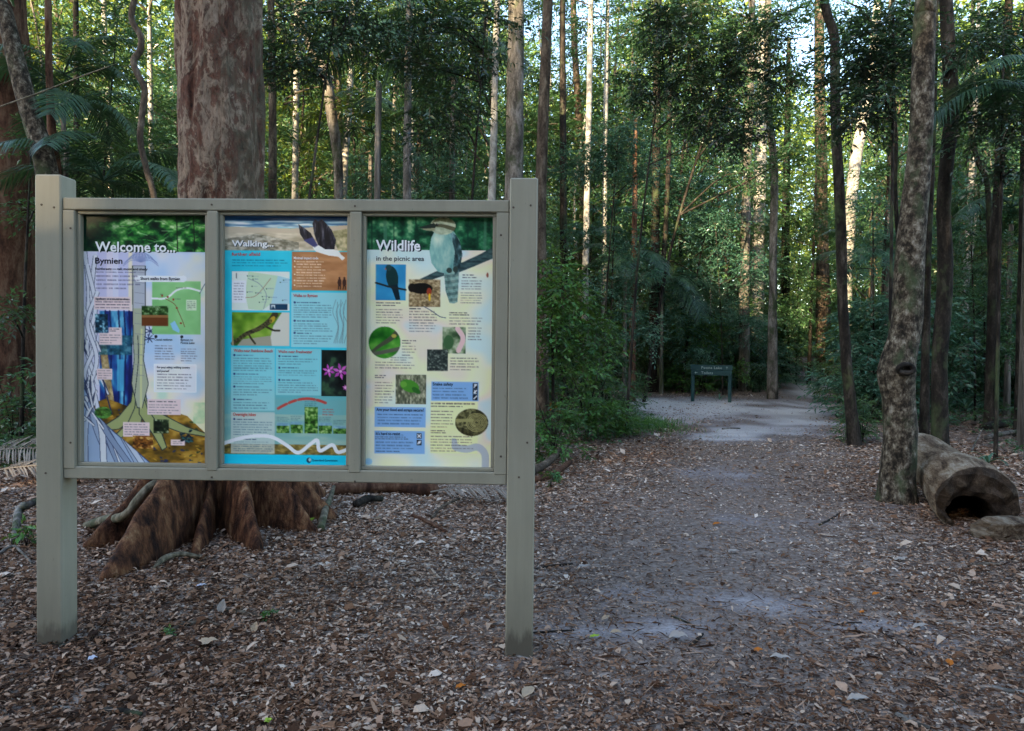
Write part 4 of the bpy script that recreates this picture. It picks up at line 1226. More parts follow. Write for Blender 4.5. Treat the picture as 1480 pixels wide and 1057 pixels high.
def big_bark():
    m, n, l, b = new_mat('peeling_red_brown_bark')
    v = coords(n, l, (1, 1, .5), False)
    a = noise(n, l, v, 5.2, 6, .64, 1.3)
    v2 = coords(n, l, (1, 1, .4), False)
    c = noise(n, l, v2, 17, 5, .7, 1.2)
    r = ramp(n, [(.30, (.016, .008, .006)), (.38, (.085, .034, .02)), (.45, (.13, .062, .04)), (.49, (.085, .05, .036)), (.515, (.20, .135, .095)), (.59, (.27, .205, .15)), (.64, (.15, .095, .065)), (.68, (.07, .038, .026)), (.74, (.19, .14, .105))])
    mx = n.new('ShaderNodeMath'); mx.operation = 'MULTIPLY_ADD'; mx.inputs[1].default_value = .55
    l.new(c.outputs[0], mx.inputs[0]); l.new(a.outputs[0], mx.inputs[2])
    sb = n.new('ShaderNodeMath'); sb.operation = 'SUBTRACT'; sb.inputs[1].default_value = .27
    l.new(mx.outputs[0], sb.inputs[0]); l.new(sb.outputs[0], r.inputs[0])
    g = noise(n, l, v, 26, 4, .7)
    rg = ramp(n, [(.3, (.6, .58, .55)), (.65, (1.15, 1.12, 1.1))]); l.new(g.outputs[0], rg.inputs[0])
    col = mixc(n, l, 1, r.outputs[0], rg.outputs[0], 'MULTIPLY')
    # mossy dark cover on the right flank, smooth orange-brown skin on the buttresses
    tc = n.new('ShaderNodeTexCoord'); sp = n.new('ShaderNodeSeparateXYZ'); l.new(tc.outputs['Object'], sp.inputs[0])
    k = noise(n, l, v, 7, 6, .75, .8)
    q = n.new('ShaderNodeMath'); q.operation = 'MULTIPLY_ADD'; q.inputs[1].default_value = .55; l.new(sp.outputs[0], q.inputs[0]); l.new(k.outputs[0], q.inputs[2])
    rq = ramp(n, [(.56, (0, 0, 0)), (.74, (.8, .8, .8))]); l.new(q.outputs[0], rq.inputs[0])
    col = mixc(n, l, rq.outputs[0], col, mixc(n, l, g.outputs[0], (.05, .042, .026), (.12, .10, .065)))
    k2 = noise(n, l, coords(n, l, (1, 1, .3), False), 12, 6, .72, .25)
    rb = ramp(n, [(.36, (.014, .006, .004)), (.46, (.06, .025, .013)), (.54, (.13, .056, .027)), (.62, (.21, .11, .055)), (.72, (.32, .22, .135))]); l.new(k2.outputs[0], rb.inputs[0])
    zz = n.new('ShaderNodeMath'); zz.operation = 'MULTIPLY_ADD'; zz.inputs[1].default_value = .6; l.new(a.outputs[0], zz.inputs[0]); l.new(sp.outputs[2], zz.inputs[2])
    rz_ = ramp(n, [(.62, (1, 1, 1)), (.95, (0, 0, 0))])
    hv = n.new('ShaderNodeMath'); hv.operation = 'MULTIPLY'; hv.inputs[1].default_value = .62; l.new(zz.outputs[0], hv.inputs[0]); l.new(hv.outputs[0], rz_.inputs[0])
    bc = mixc(n, l, 1, rb.outputs[0], rg.outputs[0], 'MULTIPLY')
    col = mixc(n, l, rz_.outputs[0], col, bc)
    l.new(col, b.inputs['Base Color'])
    b.inputs['Roughness'].default_value = .8; b.inputs['Specular IOR Level'].default_value = .2
    bump(n, l, mx.outputs[0], b, 1.0, .04)
    return m


M['big_bark'] = big_bark()


def buttress_trunk():
    lobes = []
    for px, py, h, w, p in ((152, 838, 1.05, .17, 1.5), (128, 793, .95, .16, 1.4), (278, 808, .62, .11, 2.2), (375, 797, 1.15, .16, 2.0), (450, 768, 1.2, .2, 1.8)):
        g = G(px, py); d = g - BT
        lobes.append((math.atan2(d[1], d[0]), math.hypot(d[0], d[1]), h, w, p))
    lobes += [(1.1, 1.2, 1.0, .2, 1.5), (2.2, 1.1, .9, .2, 1.6), (.2, .9, .9, .2, 1.6)]
    ns = 420
    th = np.linspace(-math.pi, math.pi, ns, endpoint=False)
    zs = np.concatenate([np.linspace(-.08, 1.3, 60), np.linspace(1.33, 3.6, 70)[1:], np.linspace(3.7, 16, 30)])
    V = []
    for z in zs:
        r0 = .318 - .005 * max(z, 0)
        z0 = max(z, 0)
        r = np.full(ns, r0) * (1 + .25 * math.exp(-z0 / .5))
        for an, ln, h, w, p in lobes:
            d = (th - an + math.pi) % (2 * math.pi) - math.pi
            A = (ln - r0) * max(0, 1 - z0 / h) ** p + .05 * math.exp(-z0 / 1.2)
            ww = w * (1 + .9 * z0 / h)
            rr = np.maximum(r, .05)
            r = np.maximum(r, r0 * .6 + (A + .4 * r0) * np.exp(-np.abs(d / ww) ** 1.7))
        Pn = np.stack([np.cos(th), np.sin(th), np.full(ns, z)], 1)
        det = .022 * fnoise(Pn * [1, 1, .8], 5, 21) + .014 * fnoise(Pn * [1, 1, .4], 18, 22, 9) + .006 * fnoise(Pn * [1, 1, .6], 45, 26, 9)
        fl = fnoise(Pn * [1, 1, .4], 9, 23, 10)
        det += .017 * np.tanh(fl * 8) * np.clip((z - .9) / .5, 0, 1)          # bark plates standing proud
        r = r + det * (1 + .5 * (r > .6))
        cx, cy_ = .02 * math.sin(z * .7), 0
        rad_ = np.stack([r * np.cos(th), r * np.sin(th), np.full(ns, z)], 1)
        r = r + np.clip((r - .42) * 3, 0, 1) * (.022 * fnoise(rad_ * [1, 1, 1.6], 7, 27, 8) + .034 * fnoise(rad_ * [1, 1, .45], 19, 28, 9) + .012 * fnoise(rad_, 44, 29, 9))
        V.append(np.stack([r * np.cos(th) + cx, r * np.sin(th) + cy_, np.full(ns, z) + .02 * fnoise(Pn, 5, 24)], 1))
    n = len(zs)
    i = np.arange(n - 1)[:, None] * ns; j = np.arange(ns)[None]; k = (j + 1) % ns
    Q = np.stack([i + j, i + k, i + ns + k, i + ns + j], -1).reshape(-1, 4)
    return make_mesh('trunk', np.concatenate(V), Q, None, True)


crown_tall = [crown_mesh('crown', 9.0, 18.0, 4.0, 26, 18, 8, .6, .17, 100 + i, .07, 'top') for i in range(3)]
crown_far = [crown_mesh('crown', 4.5, 15.0, 2.5, 30, 15, 8, .55, .16, 110 + i, .06, 'top') for i in range(4)]
crown_pole = [crown_mesh('crown', 10.0, 15.5, 1.3, 12, 10, 8, .5, .15, 150 + i, .03, 'top') for i in range(2)]
crown_under = [crown_mesh('crown', 1.0, 7.4, 1.6, 38, 14, 8, .42, .125, 120 + i, .05, 'column') for i in range(5)]
crown_bush = [crown_mesh('leaves', .10, 2.0, 1.0, 28, 15, 8, .34, .11, 130 + i, .03, 'round') for i in range(4)]
crown_shrub = [crown_mesh('leaves', .08, 1.15, .62, 22, 10, 7, .26, .10, 140 + i, .02, 'round', .48) for i in range(4)]

big = thing('buttressed_tree', 'huge peeling red-brown trunk with buttress roots behind the notice board', 'tree', BT)
link('trunk', buttress_trunk(), M['big_bark'], big)
link('crown', crown_tall[0].copy(), [M['leaf_a'], M['twig']], big, (0, 0, 1.5), 0, 1.1)

# climbing root that winds over the left buttress
def tube_thing(name, label, cat, pts, rad, mat, sides=8, n=26, rough=.08, group=None, part=None):
    P = catmull(pts, n)
    rr = np.interp(np.linspace(0, 1, n), np.linspace(0, 1, len(rad)), rad)
    o = P[0].copy()
    V, Q, T = tube(P - o, rr, sides, abs(hash(label)) % 997 if False else len(label) * 7, rough, True, 9)
    mb = MB(); mb.add(V, Q, T)
    me = mb.mesh(name, True)
    return tag(link(name, me, mat, None, o), label, cat, group)


def gp(px, py, h=0.0):
    p = G(px, py).copy(); p[2] += h
    return p


tube_thing('vine_root', 'greenish rope-thick root winding over the left buttress of the big tree', 'root',
           [at(118, 760, 5.75) + [0, 0, -.02], at(150, 752, 5.3), at(180, 746, 5.0), at(200, 722, 4.98), at(222, 700, 5.02), at(255, 690, 5.1), at(290, 684, 5.2)], (.035, .033, .03, .028, .025, .02), M['vine'])


# ------------------------------------------------------------------ hand-placed trees: trunk lines read off the photograph, each at its own depth
PLACED = []


def placed_tree(name, label, pts, wid, Y, bark, crown=None, leaf='leaf_a', H=15, base_py=None, cat='tree', csc=1.0, seed=0, rough=.07, sides=12, flare=1.35, crz=None):
    """pts: photo pixels from top to bottom along the trunk; wid: px widths at those points"""
    P = [at(x, y, Y) for x, y in pts]
    r = [w * Y / FPX / 2 for w in wid]
    g = P[-1].copy(); g[2] = gz(g[0], g[1])[0]
    if P[-1][2] > g[2] + .15:
        P.append(g + np.array([(P[-1][0] - P[-2][0]) * .2, 0, -.1])); r.append(r[-1] * flare)
    else:
        P[-1][2] = g[2] - .1; r[-1] *= 1.1
    PLACED.append((float(np.mean([q[0] for q in pts])), Y))
    d = unit(P[0] - P[min(1, len(P) - 1)]); d = unit(d * .6 + UP)
    if P[0][2] < H:
        k = (H - P[0][2]) / d[2]
        P = [P[0] + d * k, P[0] + d * k * .5] + P
        r = [r[0] * .45, r[0] * .8] + r
    P, r = P[::-1], r[::-1]
    base = np.array([P[0][0], P[0][1], g[2]])
    n = max(24, int(6 * len(P)))
    C = catmull([p - base for p in P], n)
    rr = np.interp(np.linspace(0, 1, n), np.linspace(0, 1, len(r)), r)
    V, Q, T = tube(C, rr, sides, seed + 3, rough, True, 3.0 / max(.08, max(r)) * .35)
    mb = MB(); mb.add(V, Q, T)
    t = thing(name, label, cat, base)
    link('trunk', mb.mesh('trunk', True), M[bark], t)
    if crown:
        lst, h = {'tall': (crown_tall, 12), 'far': (crown_far, 10), 'under': (crown_under, 4)}[crown]
        src = lst[seed % len(lst)]
        tip = C[-1]
        c = link('crown', src, None, t, (tip[0], tip[1], tip[2] - h * csc), (seed * 1.7) % 6.28 if crz is None else crz, csc)
        set_leaf(c, leaf)
    return t


def set_leaf(o, leaf):
    """material on the object, so that copies can share one mesh"""
    if not len(o.data.materials):
        o.data.materials.append(M['leaf_a']); o.data.materials.append(M['twig'])
    o.material_slots[0].link = 'OBJECT'; o.material_slots[0].material = M[leaf]
    o.material_slots[1].link = 'OBJECT'; o.material_slots[1].material = M['twig']


T_ = placed_tree
T_('rainforest_tree', 'massive dark brown trunk at the far left edge beyond the notice board', [(-2, -60), (2, 60), (6, 160), (8, 300), (8, 500), (6, 640)], (66, 70, 74, 78, 82, 92), 10.8, 'bark_red', 'tall', H=18, seed=1, sides=28, rough=.05)
T_('rainforest_tree', 'leaning mottled trunk that slants behind the left post', [(-6, -40), (8, 20), (34, 130), (58, 210), (72, 270), (92, 420), (100, 600)], (20, 22, 25, 28, 30, 30, 34), 8.6, 'bark_mottled', 'far', H=13, seed=2)
T_('rainforest_tree', 'thin reddish stem close beside the leaning mottled trunk', [(70, 60), (72, 130), (76, 200), (84, 260), (96, 420), (104, 590)], (9, 10, 12, 13, 14, 16), 9.0, 'bark_red', 'under', H=9, seed=3)
T_('rainforest_tree', 'brown trunk standing right against the right post of the notice board', [(793, -40), (789, 80), (784, 200), (781, 300), (782, 420), (784, 560), (784, 600)], (14, 15, 16, 17, 18, 19, 22), 12.5, 'bark_brown', 'tall', H=16, seed=4, csc=.6)
T_('rainforest_tree', 'white smooth slender trunk above the third poster', [(720, -40), (716, 80), (714, 180), (711, 280), (708, 420), (706, 560)], (8, 9, 10, 11, 11, 13), 15, 'bark_pale', 'far', H=16, seed=5, csc=.6)
T_('rainforest_tree', 'broad grey trunk rising just left of the right post', [(746, -40), (745, 80), (744, 200), (742, 300), (742, 420), (742, 560)], (23, 24, 25, 26, 28, 32), 15, 'bark_grey', 'tall', H=18, seed=6, csc=.6, sides=18)
T_('rainforest_tree', 'straight dark grey trunk above the gap between second and third posters', [(592, -40), (590, 80), (589, 180), (588, 280), (587, 420), (586, 570)], (9, 10, 11, 12, 13, 15), 14, 'bark_grey', 'far', H=15, seed=7, csc=.6)
T_('rainforest_tree', 'dark trunk just right of the huge buttressed trunk', [(392, 20), (393, 100), (394, 180), (394, 290), (394, 420), (394, 560)], (10, 11, 11, 12, 13, 15), 15, 'bark_brown', 'far', H=14, seed=8)
T_('rainforest_tree', 'slender pale trunk above the second poster heading', [(429, -20), (429, 60), (428, 160), (426, 290), (424, 420), (424, 550)], (8, 8, 9, 9, 10, 12), 18, 'bark_pale', 'far', H=14, seed=9)
T_('rainforest_tree', 'twisting grey tree with a forked top above the second poster', [(436, 30), (452, 72), (470, 108), (480, 170), (488, 230), (490, 300), (490, 440), (490, 556)], (10, 12, 16, 15, 14, 13, 14, 16), 17, 'bark_grey', 'far', H=12, seed=10, leaf='leaf_y')
T_('rainforest_tree', 'white trunk standing close to the twisting grey tree', [(512, -20), (508, 80), (503, 170), (498, 240), (496, 300), (494, 430), (494, 550)], (8, 9, 10, 10, 11, 11, 13), 20, 'bark_pale', 'far', H=16, seed=11)
T_('rainforest_tree', 'grey trunk with dark scars between the white trunk and the board top', [(484, -40), (486, 60), (488, 160), (489, 290), (490, 430), (490, 555)], (12, 13, 14, 13, 13, 15), 23, 'bark_brown', 'far', H=18, seed=12)
T_('rainforest_tree', 'sunlit brown trunk far behind the second poster', [(530, 20), (528, 110), (526, 200), (526, 300), (526, 440), (526, 545)], (7, 8, 8, 9, 9, 11), 30, 'bark_brown', 'far', H=15, seed=13)
T_('rainforest_tree', 'thin pale sunlit pole far behind the board top', [(546, 40), (545, 120), (544, 200), (544, 300), (544, 540)], (5, 5, 6, 6, 7), 32, 'bark_pale', 'far', H=15, seed=14)
T_('rainforest_tree', 'thin grey pole far behind between second and third poster', [(574, 40), (571, 130), (569, 230), (569, 300), (569, 540)], (6, 6, 6, 7, 8), 26, 'bark_grey', 'far', H=15, seed=15)
T_('rainforest_tree', 'pale pole right beside the straight dark grey trunk', [(598, -40), (597, 60), (596, 180), (596, 300), (596, 545)], (5, 5, 5, 6, 7), 24, 'bark_pale', 'far', H=15, seed=16)
T_('rainforest_tree', 'leaning thin pale stem above the third poster heading', [(622, 60), (616, 120), (608, 180), (604, 240), (600, 300), (598, 540)], (6, 6, 7, 7, 7, 8), 24, 'bark_brown', 'far', H=13, seed=17)
T_('rainforest_tree', 'pale banded trunk high in the gap right of the board', [(855, -40), (853, 60), (851, 170), (848, 300), (846, 420), (846, 545)], (7, 8, 8, 9, 10, 12), 26, 'bark_pale', 'far', H=18, seed=18)
T_('rainforest_tree', 'thin pale trunk second from the brown trunk by the post', [(880, -40), (877, 60), (875, 190), (874, 300), (873, 420), (872, 545)], (6, 6, 7, 7, 8, 9), 27, 'bark_pale', 'far', H=18, seed=19)
T_('rainforest_tree', 'grey sunlit trunk with a bright patch left of the big bushes', [(828, -40), (830, 60), (836, 160), (842, 270), (843, 330), (841, 400), (840, 545)], (9, 9, 10, 12, 12, 13, 15), 30, 'bark_brown', 'far', H=18, seed=20)
T_('rainforest_tree', 'straight dark trunk between the post and the tiered green bush', [(813, 60), (814, 220), (814, 300), (815, 370), (815, 460), (815, 560)], (9, 10, 10, 11, 11, 13), 19, 'bark_dark', 'far', H=15, seed=21, csc=.45)
T_('rainforest_tree', 'dark mossy trunk rising behind the arching palm fronds', [(950, 20), (949, 150), (948, 260), (947, 350), (946, 430), (945, 545)], (10, 11, 12, 13, 14, 17), 25.5, 'bark_dark', 'far', H=15, seed=22, csc=.45)
T_('rainforest_tree', 'thin dark stem just right of the trunk behind the palm fronds', [(970, 60), (968, 150), (966, 240), (962, 330), (958, 400), (954, 550)], (6, 6, 7, 7, 7, 9), 25, 'bark_dark', 'under', H=10, seed=23, csc=.45)
T_('rainforest_tree', 'short reddish trunk lit low down among the left bushes', [(918, 200), (917, 320), (915, 430), (914, 500), (913, 575)], (7, 8, 9, 10, 11), 21, 'bark_red', 'under', H=8, seed=24, csc=.45)
T_('rainforest_tree', 'tall grey trunk right behind the green trail sign', [(1112, -40), (1109, 60), (1111, 160), (1119, 240), (1118, 330), (1117, 430), (1116, 572)], (9, 10, 10, 11, 11, 11, 15), 22, 'bark_grey', 'far', H=17, seed=25, csc=.45)
T_('rainforest_tree', 'grey twin-stemmed trunk with twisted vines left of the pale giant', [(1086, 60), (1083, 160), (1080, 240), (1078, 320), (1076, 400), (1076, 550)], (10, 11, 12, 13, 14, 17), 26, 'bark_grey', 'far', H=16, seed=26, rough=.16)
T_('rainforest_tree', 'broad pale grey giant trunk behind the twin-stemmed tree', [(1104, 0), (1102, 100), (1100, 200), (1097, 300), (1095, 400), (1094, 540)], (15, 16, 17, 17, 18, 22), 31, 'bark_pale', 'tall', H=20, seed=27)
T_('rainforest_tree', 'reddish brown trunk behind the bent dark tree', [(1184, 40), (1185, 140), (1187, 220), (1188, 300), (1189, 380), (1190, 530)], (14, 15, 16, 17, 18, 22), 34, 'bark_brown', 'tall', H=20, seed=28)
T_('rainforest_tree', 'leaning white sunlit trunk seen right of the bent dark tree', [(1262, 90), (1252, 150), (1242, 200), (1233, 260), (1228, 330), (1224, 400), (1222, 530)], (14, 15, 16, 16, 15, 15, 18), 28, 'bark_pale', 'far', H=16, seed=29)
T_('rainforest_tree', 'bent dark slender tree at the right edge of the track', [(1190, -30), (1194, 15), (1206, 55), (1207, 110), (1208, 180), (1213, 270), (1216, 360), (1218, 430), (1223, 520), (1230, 590), (1236, 640)], (12, 13, 13, 14, 14, 15, 15, 14, 15, 16, 19), 10.9, 'bark_dark', 'far', H=12, seed=30, leaf='leaf_a', csc=.75)
T_('rainforest_tree', 'thin bare stem standing on the left edge of the far track', [(1178, 300), (1175, 380), (1172, 440), (1171, 490), (1169, 545)], (4, 4, 4.5, 5, 6), 30, 'bark_dark', 'under', H=9, seed=31)
T_('rainforest_tree', 'dark stout trunk beyond the trail sign near the far track', [(1136, 300), (1135, 370), (1135, 430), (1135, 540)], (11, 12, 12, 14), 32, 'bark_dark', 'far', H=15, seed=32)
T_('rainforest_tree', 'pale mottled thick trunk with a knot beside the hollow log', [(1340, -60), (1336, 30), (1333, 130), (1329, 220), (1321, 300), (1315, 370), (1313, 430), (1311, 470), (1302, 510), (1297, 540), (1299, 575), (1302, 630), (1297, 690), (1296, 722)], (28, 30, 31, 32, 35, 38, 39, 39, 44, 51, 43, 44, 48, 56), 7.0, 'bark_mottled', 'far', H=16, csc=.7, seed=33, sides=32, rough=.06)
T_('rainforest_tree', 'dark trunk directly behind the mottled tree with the knot', [(1350, 100), (1347, 220), (1342, 330), (1340, 400), (1338, 500), (1336, 620)], (9, 9, 10, 10, 11, 13), 12, 'bark_dark', 'under', H=11, seed=34)
T_('rainforest_tree', 'dark curving trunk right of the mottled tree above the hollow log', [(1366, -60), (1369, 30), (1373, 110), (1375, 170), (1369, 230), (1364, 300), (1366, 370), (1364, 440), (1358, 520), (1358, 628)], (17, 18, 19, 20, 19, 19, 20, 20, 20, 24), 10.6, 'bark_dark', 'tall', H=12, seed=35, sides=16)
T_('rainforest_tree', 'grey slim trunk left of the mottled tree in the background', [(1286, 100), (1286, 200), (1285, 290), (1283, 380), (1282, 560)], (6, 7, 7, 8, 9), 20, 'bark_grey', 'far', H=14, seed=36, csc=.45)
T_('rainforest_tree', 'dark spindly stem that leans against the mottled tree', [(1291, 120), (1295, 200), (1294, 270), (1297, 330), (1302, 390), (1302, 600)], (5, 5, 6, 6, 7, 8), 11.5, 'bark_dark', 'under', H=9, seed=37)
T_('rainforest_tree', 'white blotched thin trunk behind the right side palms', [(1411, 120), (1408, 190), (1404, 260), (1400, 330), (1396, 420), (1396, 560)], (6, 7, 8, 8, 8, 10), 19, 'bark_pale', 'far', H=14, seed=38, csc=.45)
T_('rainforest_tree', 'dark trunk below the palm fronds at the right', [(1456, 60), (1452, 140), (1446, 210), (1442, 290), (1437, 380), (1434, 470), (1432, 580)], (11, 12, 13, 13, 13, 13, 16), 14, 'bark_dark', 'far', H=12, seed=39)
T_('rainforest_tree', 'thin dark branch-like stem left of the dark trunk under the palms', [(1402, 190), (1414, 235), (1426, 262), (1430, 320), (1432, 400), (1433, 575)], (6, 7, 7, 8, 8, 9), 14.4, 'bark_dark', None, H=0, seed=40)
T_('rainforest_tree', 'dark trunk cut by the right edge of the photo', [(1484, 100), (1482, 240), (1480, 360), (1478, 450), (1476, 600)], (12, 13, 14, 15, 18), 12.5, 'bark_dark', 'tall', H=13, seed=41)
T_('rainforest_tree', 'dark thin trunk between the huge trunk and the curving liana', [(216, 20), (217, 110), (218, 200), (219, 300), (220, 560)], (6, 7, 7, 7, 9), 17, 'bark_pale', 'far', H=14, seed=42)
T_('rainforest_tree', 'white thin trunk between the left palms', [(150, -20), (152, 60), (157, 150), (159, 250), (160, 560)], (7, 7, 7, 7, 9), 20, 'bark_pale', 'far', H=16, seed=43)
T_('rainforest_tree', 'dark straight trunk behind the left post top', [(110, 60), (111, 150), (111, 250), (112, 400), (112, 590)], (8, 8, 9, 9, 11), 13.5, 'bark_dark', 'under', H=11, seed=44)
tube_thing('liana', 'looping brown liana hanging left of the huge trunk', 'vine', [at(203, -30, 8.2), at(192, 10, 8.2), at(191, 30, 8.2), at(203, 52, 8.2), at(203, 72, 8.2), at(193, 88, 8.2), at(199, 108, 8.2), at(209, 130, 8.2), at(205, 170, 8.2), at(203, 205, 8.2), at(213, 250, 8.2), at(223, 290, 8.2), at(230, 400, 8.2), at(226, 600, 8.2)],
           (.032, .034, .036, .036, .035, .035, .034), M['bark_brown'], n=70)
tube_thing('liana', 'thin straight vine strung across the top left in front of the palms', 'vine', [at(-10, 158, 7.6), at(60, 133, 7.4), at(120, 110, 7.2), at(170, 92, 7.0)], (.008, .008, .007), M['vine'], 5, 20)

# the scarred knot on the mottled tree
_kt = [o for o in bpy.data.objects if o.get('label', '').startswith('pale mottled thick trunk')][0]
_kc = at(1309, 533, 7.0 - .185)
_a = np.linspace(0, 2 * math.pi, 22)
_ring = np.stack([.075 * np.cos(_a), .012 * np.sin(_a * 2), .042 * np.sin(_a)], 1)
_mb = MB()
_mb.add(*tube(_ring, .022, 8, 4, .15, False, 20))
_d = np.stack([.07 * np.cos(_a[:-1]), np.full(21, .02), .04 * np.sin(_a[:-1])], 1)
_mb.add(np.vstack([_d, [[0, .03, 0]]]), None, [(i, 21, (i + 1) % 21) for i in range(21)])
link('knot', _mb.mesh('knot', True), M['bark_dark'], _kt, tuple(_kc - np.array(_kt.location)))
# ------------------------------------------------------------------ hollow log by the mottled tree
def log_material():
    m, n, l, b = new_mat('weathered_log')
    v = coords(n, l, (1, .16, 1), False)
    tc = n.new('ShaderNodeAttribute'); tc.attribute_name = 'tint'
    a = noise(n, l, v, 9, 6, .7, .6); c = noise(n, l, v, 60, 4, .7)
    mx = n.new('ShaderNodeMath'); mx.operation = 'MULTIPLY_ADD'; mx.inputs[1].default_value = .4; l.new(c.outputs[0], mx.inputs[0]); l.new(a.outputs[0], mx.inputs[2])
    r = ramp(n, [(.5, (.03, .018, .011)), (.62, (.105, .068, .043)), (.73, (.20, .148, .10)), (.85, (.33, .28, .22))]); l.new(mx.outputs[0], r.inputs[0])
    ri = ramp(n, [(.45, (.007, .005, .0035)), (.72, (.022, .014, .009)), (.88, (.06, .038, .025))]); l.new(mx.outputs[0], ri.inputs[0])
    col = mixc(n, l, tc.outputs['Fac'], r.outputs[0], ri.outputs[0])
    l.new(col, b.inputs['Base Color']); b.inputs['Roughness'].default_value = .9; b.inputs['Specular IOR Level'].default_value = .15
    bump(n, l, mx.outputs[0], b, .8, .03)
    return m


M['log'] = log_material()


def hollow_log():
    A = np.array([3.80, 5.95, .21]); B = np.array([4.95, 8.8, .24])
    d = B - A; ln = np.linalg.norm(d[:2]); rz = math.atan2(d[1], d[0]) - math.pi / 2
    n, ns = 40, 120
    th = np.linspace(0, 2 * math.pi, ns, endpoint=False)
    rings, tint = [], []
    cs, sn_ = np.cos(th), np.sin(th)

    def ring(y, r, dx, dz, sq, tn, sd, wob, rag=0.0):
        D = np.stack([cs, np.zeros(ns), sn_ * sq], 1)
        q = np.stack([cs, sn_, np.full(ns, y * .5)], 1)
        rr = r * (1 + wob * fnoise(q, 2.2, sd) + wob * .35 * fnoise(q * [1, 1, .3], 11, sd + 1, 9) + wob * .12 * fnoise(q * [1, 1, .3], 34, sd + 2, 9))
        p = D * rr[:, None] + [dx, y, dz]
        p[:, 1] += rag * fnoise(np.stack([cs, sn_], 1) * (1 + r), 6, sd + 4, 9)
        rings.append(p); tint.append(np.full(ns, tn))
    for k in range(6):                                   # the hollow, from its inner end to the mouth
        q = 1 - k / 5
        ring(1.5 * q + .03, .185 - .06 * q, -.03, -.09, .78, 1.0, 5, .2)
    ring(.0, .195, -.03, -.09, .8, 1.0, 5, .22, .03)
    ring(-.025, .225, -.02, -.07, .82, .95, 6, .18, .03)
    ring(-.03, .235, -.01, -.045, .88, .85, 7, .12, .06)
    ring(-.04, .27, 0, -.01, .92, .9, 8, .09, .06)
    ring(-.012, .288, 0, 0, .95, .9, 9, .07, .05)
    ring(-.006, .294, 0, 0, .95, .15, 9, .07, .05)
    for k in range(n):
        t = k / (n - 1)
        ring(.03 + (ln - .03) * t, .300 - .05 * t + .012 * math.sin(t * 9), .03 * math.sin(t * 5), .02 * t, .95, 0.0, 9, .07, .05 * (1 - t) ** 8)
    V = np.concatenate(rings); m = len(rings)
    i = np.arange(m - 1)[:, None] * ns; j = np.arange(ns)[None]; k = (j + 1) % ns
    Q = np.stack([i + j, i + k, i + ns + k, i + ns + j], -1).reshape(-1, 4)
    smooth = np.ones(len(Q) + 2 * ns, bool); smooth[6 * ns:12 * ns] = False
    V = np.vstack([V, V[:ns].mean(0), V[-ns:].mean(0)])
    jj = np.arange(ns); kk = (jj + 1) % ns
    T = np.vstack([np.stack([kk, jj, np.full(ns, m * ns)], 1), np.stack([(m - 1) * ns + jj, (m - 1) * ns + kk, np.full(ns, m * ns + 1)], 1)])
    V[:, 2] += A[2]
    me = make_mesh('hollow_log', V, Q, T, smooth, {'tint': np.concatenate(tint + [[1.0, .3]])})
    return tag(link('hollow_log', fix_normals(me), M['log'], None, (A[0], A[1], 0), rz), 'thick hollow fallen log with a dark open end behind the mottled tree', 'log')


hollow_log()


def lump(name, label, cat, c, size, rz, mat, seed, n=64):
    th = np.linspace(0, 2 * math.pi, n, endpoint=False); ph = np.linspace(0, math.pi, n // 2)
    D = np.array([[math.sin(p) * math.cos(t), math.sin(p) * math.sin(t), math.cos(p)] for p in ph for t in th])
    r = 1 + .20 * fnoise(D, 3, seed) + .13 * fnoise(D * [.4, 2, 2], 7, seed + 1, 9) + .05 * fnoise(D * [.5, 1, 1], 20, seed + 2, 9)
    V = np.sign(D) * np.abs(D) ** .75 * r[:, None] * np.asarray(size)
    V[:, 2] += size[2] * .55
    m = n // 2
    i = np.arange(m - 1)[:, None] * n; j = np.arange(n)[None]; k = (j + 1) % n
    me = make_mesh(name, V, np.stack([i + j, i + n + j, i + n + k, i + k], -1).reshape(-1, 4), None, True, {'tint': np.full(len(V), .45)})
    return tag(link(name, me, mat, None, c, rz), label, cat)


lump('log_chunk', 'broken chunk of grey-brown wood lying in front of the hollow log end', 'log', gp(1456, 776), (.25, .14, .10), .12, M['log'], 4)

# ------------------------------------------------------------------ fallen branches, sticks and dead fronds
ST_ = tube_thing
ST_('fallen_log', 'dark rotten log lying behind the board under the second mullion', 'log', [gp(480, 716, .05), gp(560, 712, .07), gp(620, 716, .06), gp(628, 716, .05)], (.06, .085, .075, .045), M['bark_red'], 16, 40, .2)
ST_('fallen_branch', 'grey bent branch with a broken end left of the left post', 'branch', [gp(22, 790, .03), gp(28, 768, .16), gp(42, 768, .2), gp(70, 752, .2)], (.03, .032, .028, .022), M['bark_grey'], 8, 16, .1)
ST_('fallen_branch', 'thin pale fork of branch low at the left edge of the photo', 'branch', [gp(-5, 806, .02), gp(18, 798, .04), gp(30, 804, .03), gp(46, 818, .02)], (.010, .010, .008, .006), M['bark_grey'], 6, 14, .1)
ST_('fallen_branch', 'long brown branch lying along the forest edge behind the left post', 'branch', [gp(-20, 648, .10), gp(30, 636, .12), gp(60, 636, .08), gp(120, 646, .05)], (.05, .05, .04, .03), M['bark_brown'], 7, 16, .1)
ST_('fallen_branch', 'second thin brown branch behind the left post crossing the dead frond', 'branch', [gp(-20, 662, .16), gp(20, 672, .14), gp(60, 682, .06)], (.014, .013, .01), M['bark_grey'], 6, 14, .1)
ST_('fallen_branch', 'mossy grey branch end right of the big tree buttress', 'branch', [gp(464, 768, .02), gp(470, 752, .08), gp(478, 738, .12), gp(482, 728, .15)], (.03, .03, .024, .018), M['vine'], 8, 14, .12)
ST_('fallen_branch', 'dark dead branch beside the mossy branch end under the board', 'branch', [gp(514, 734, .03), gp(530, 730, .05), gp(552, 727, .04)], (.035, .035, .025), M['bark_dark'], 8, 12, .14)
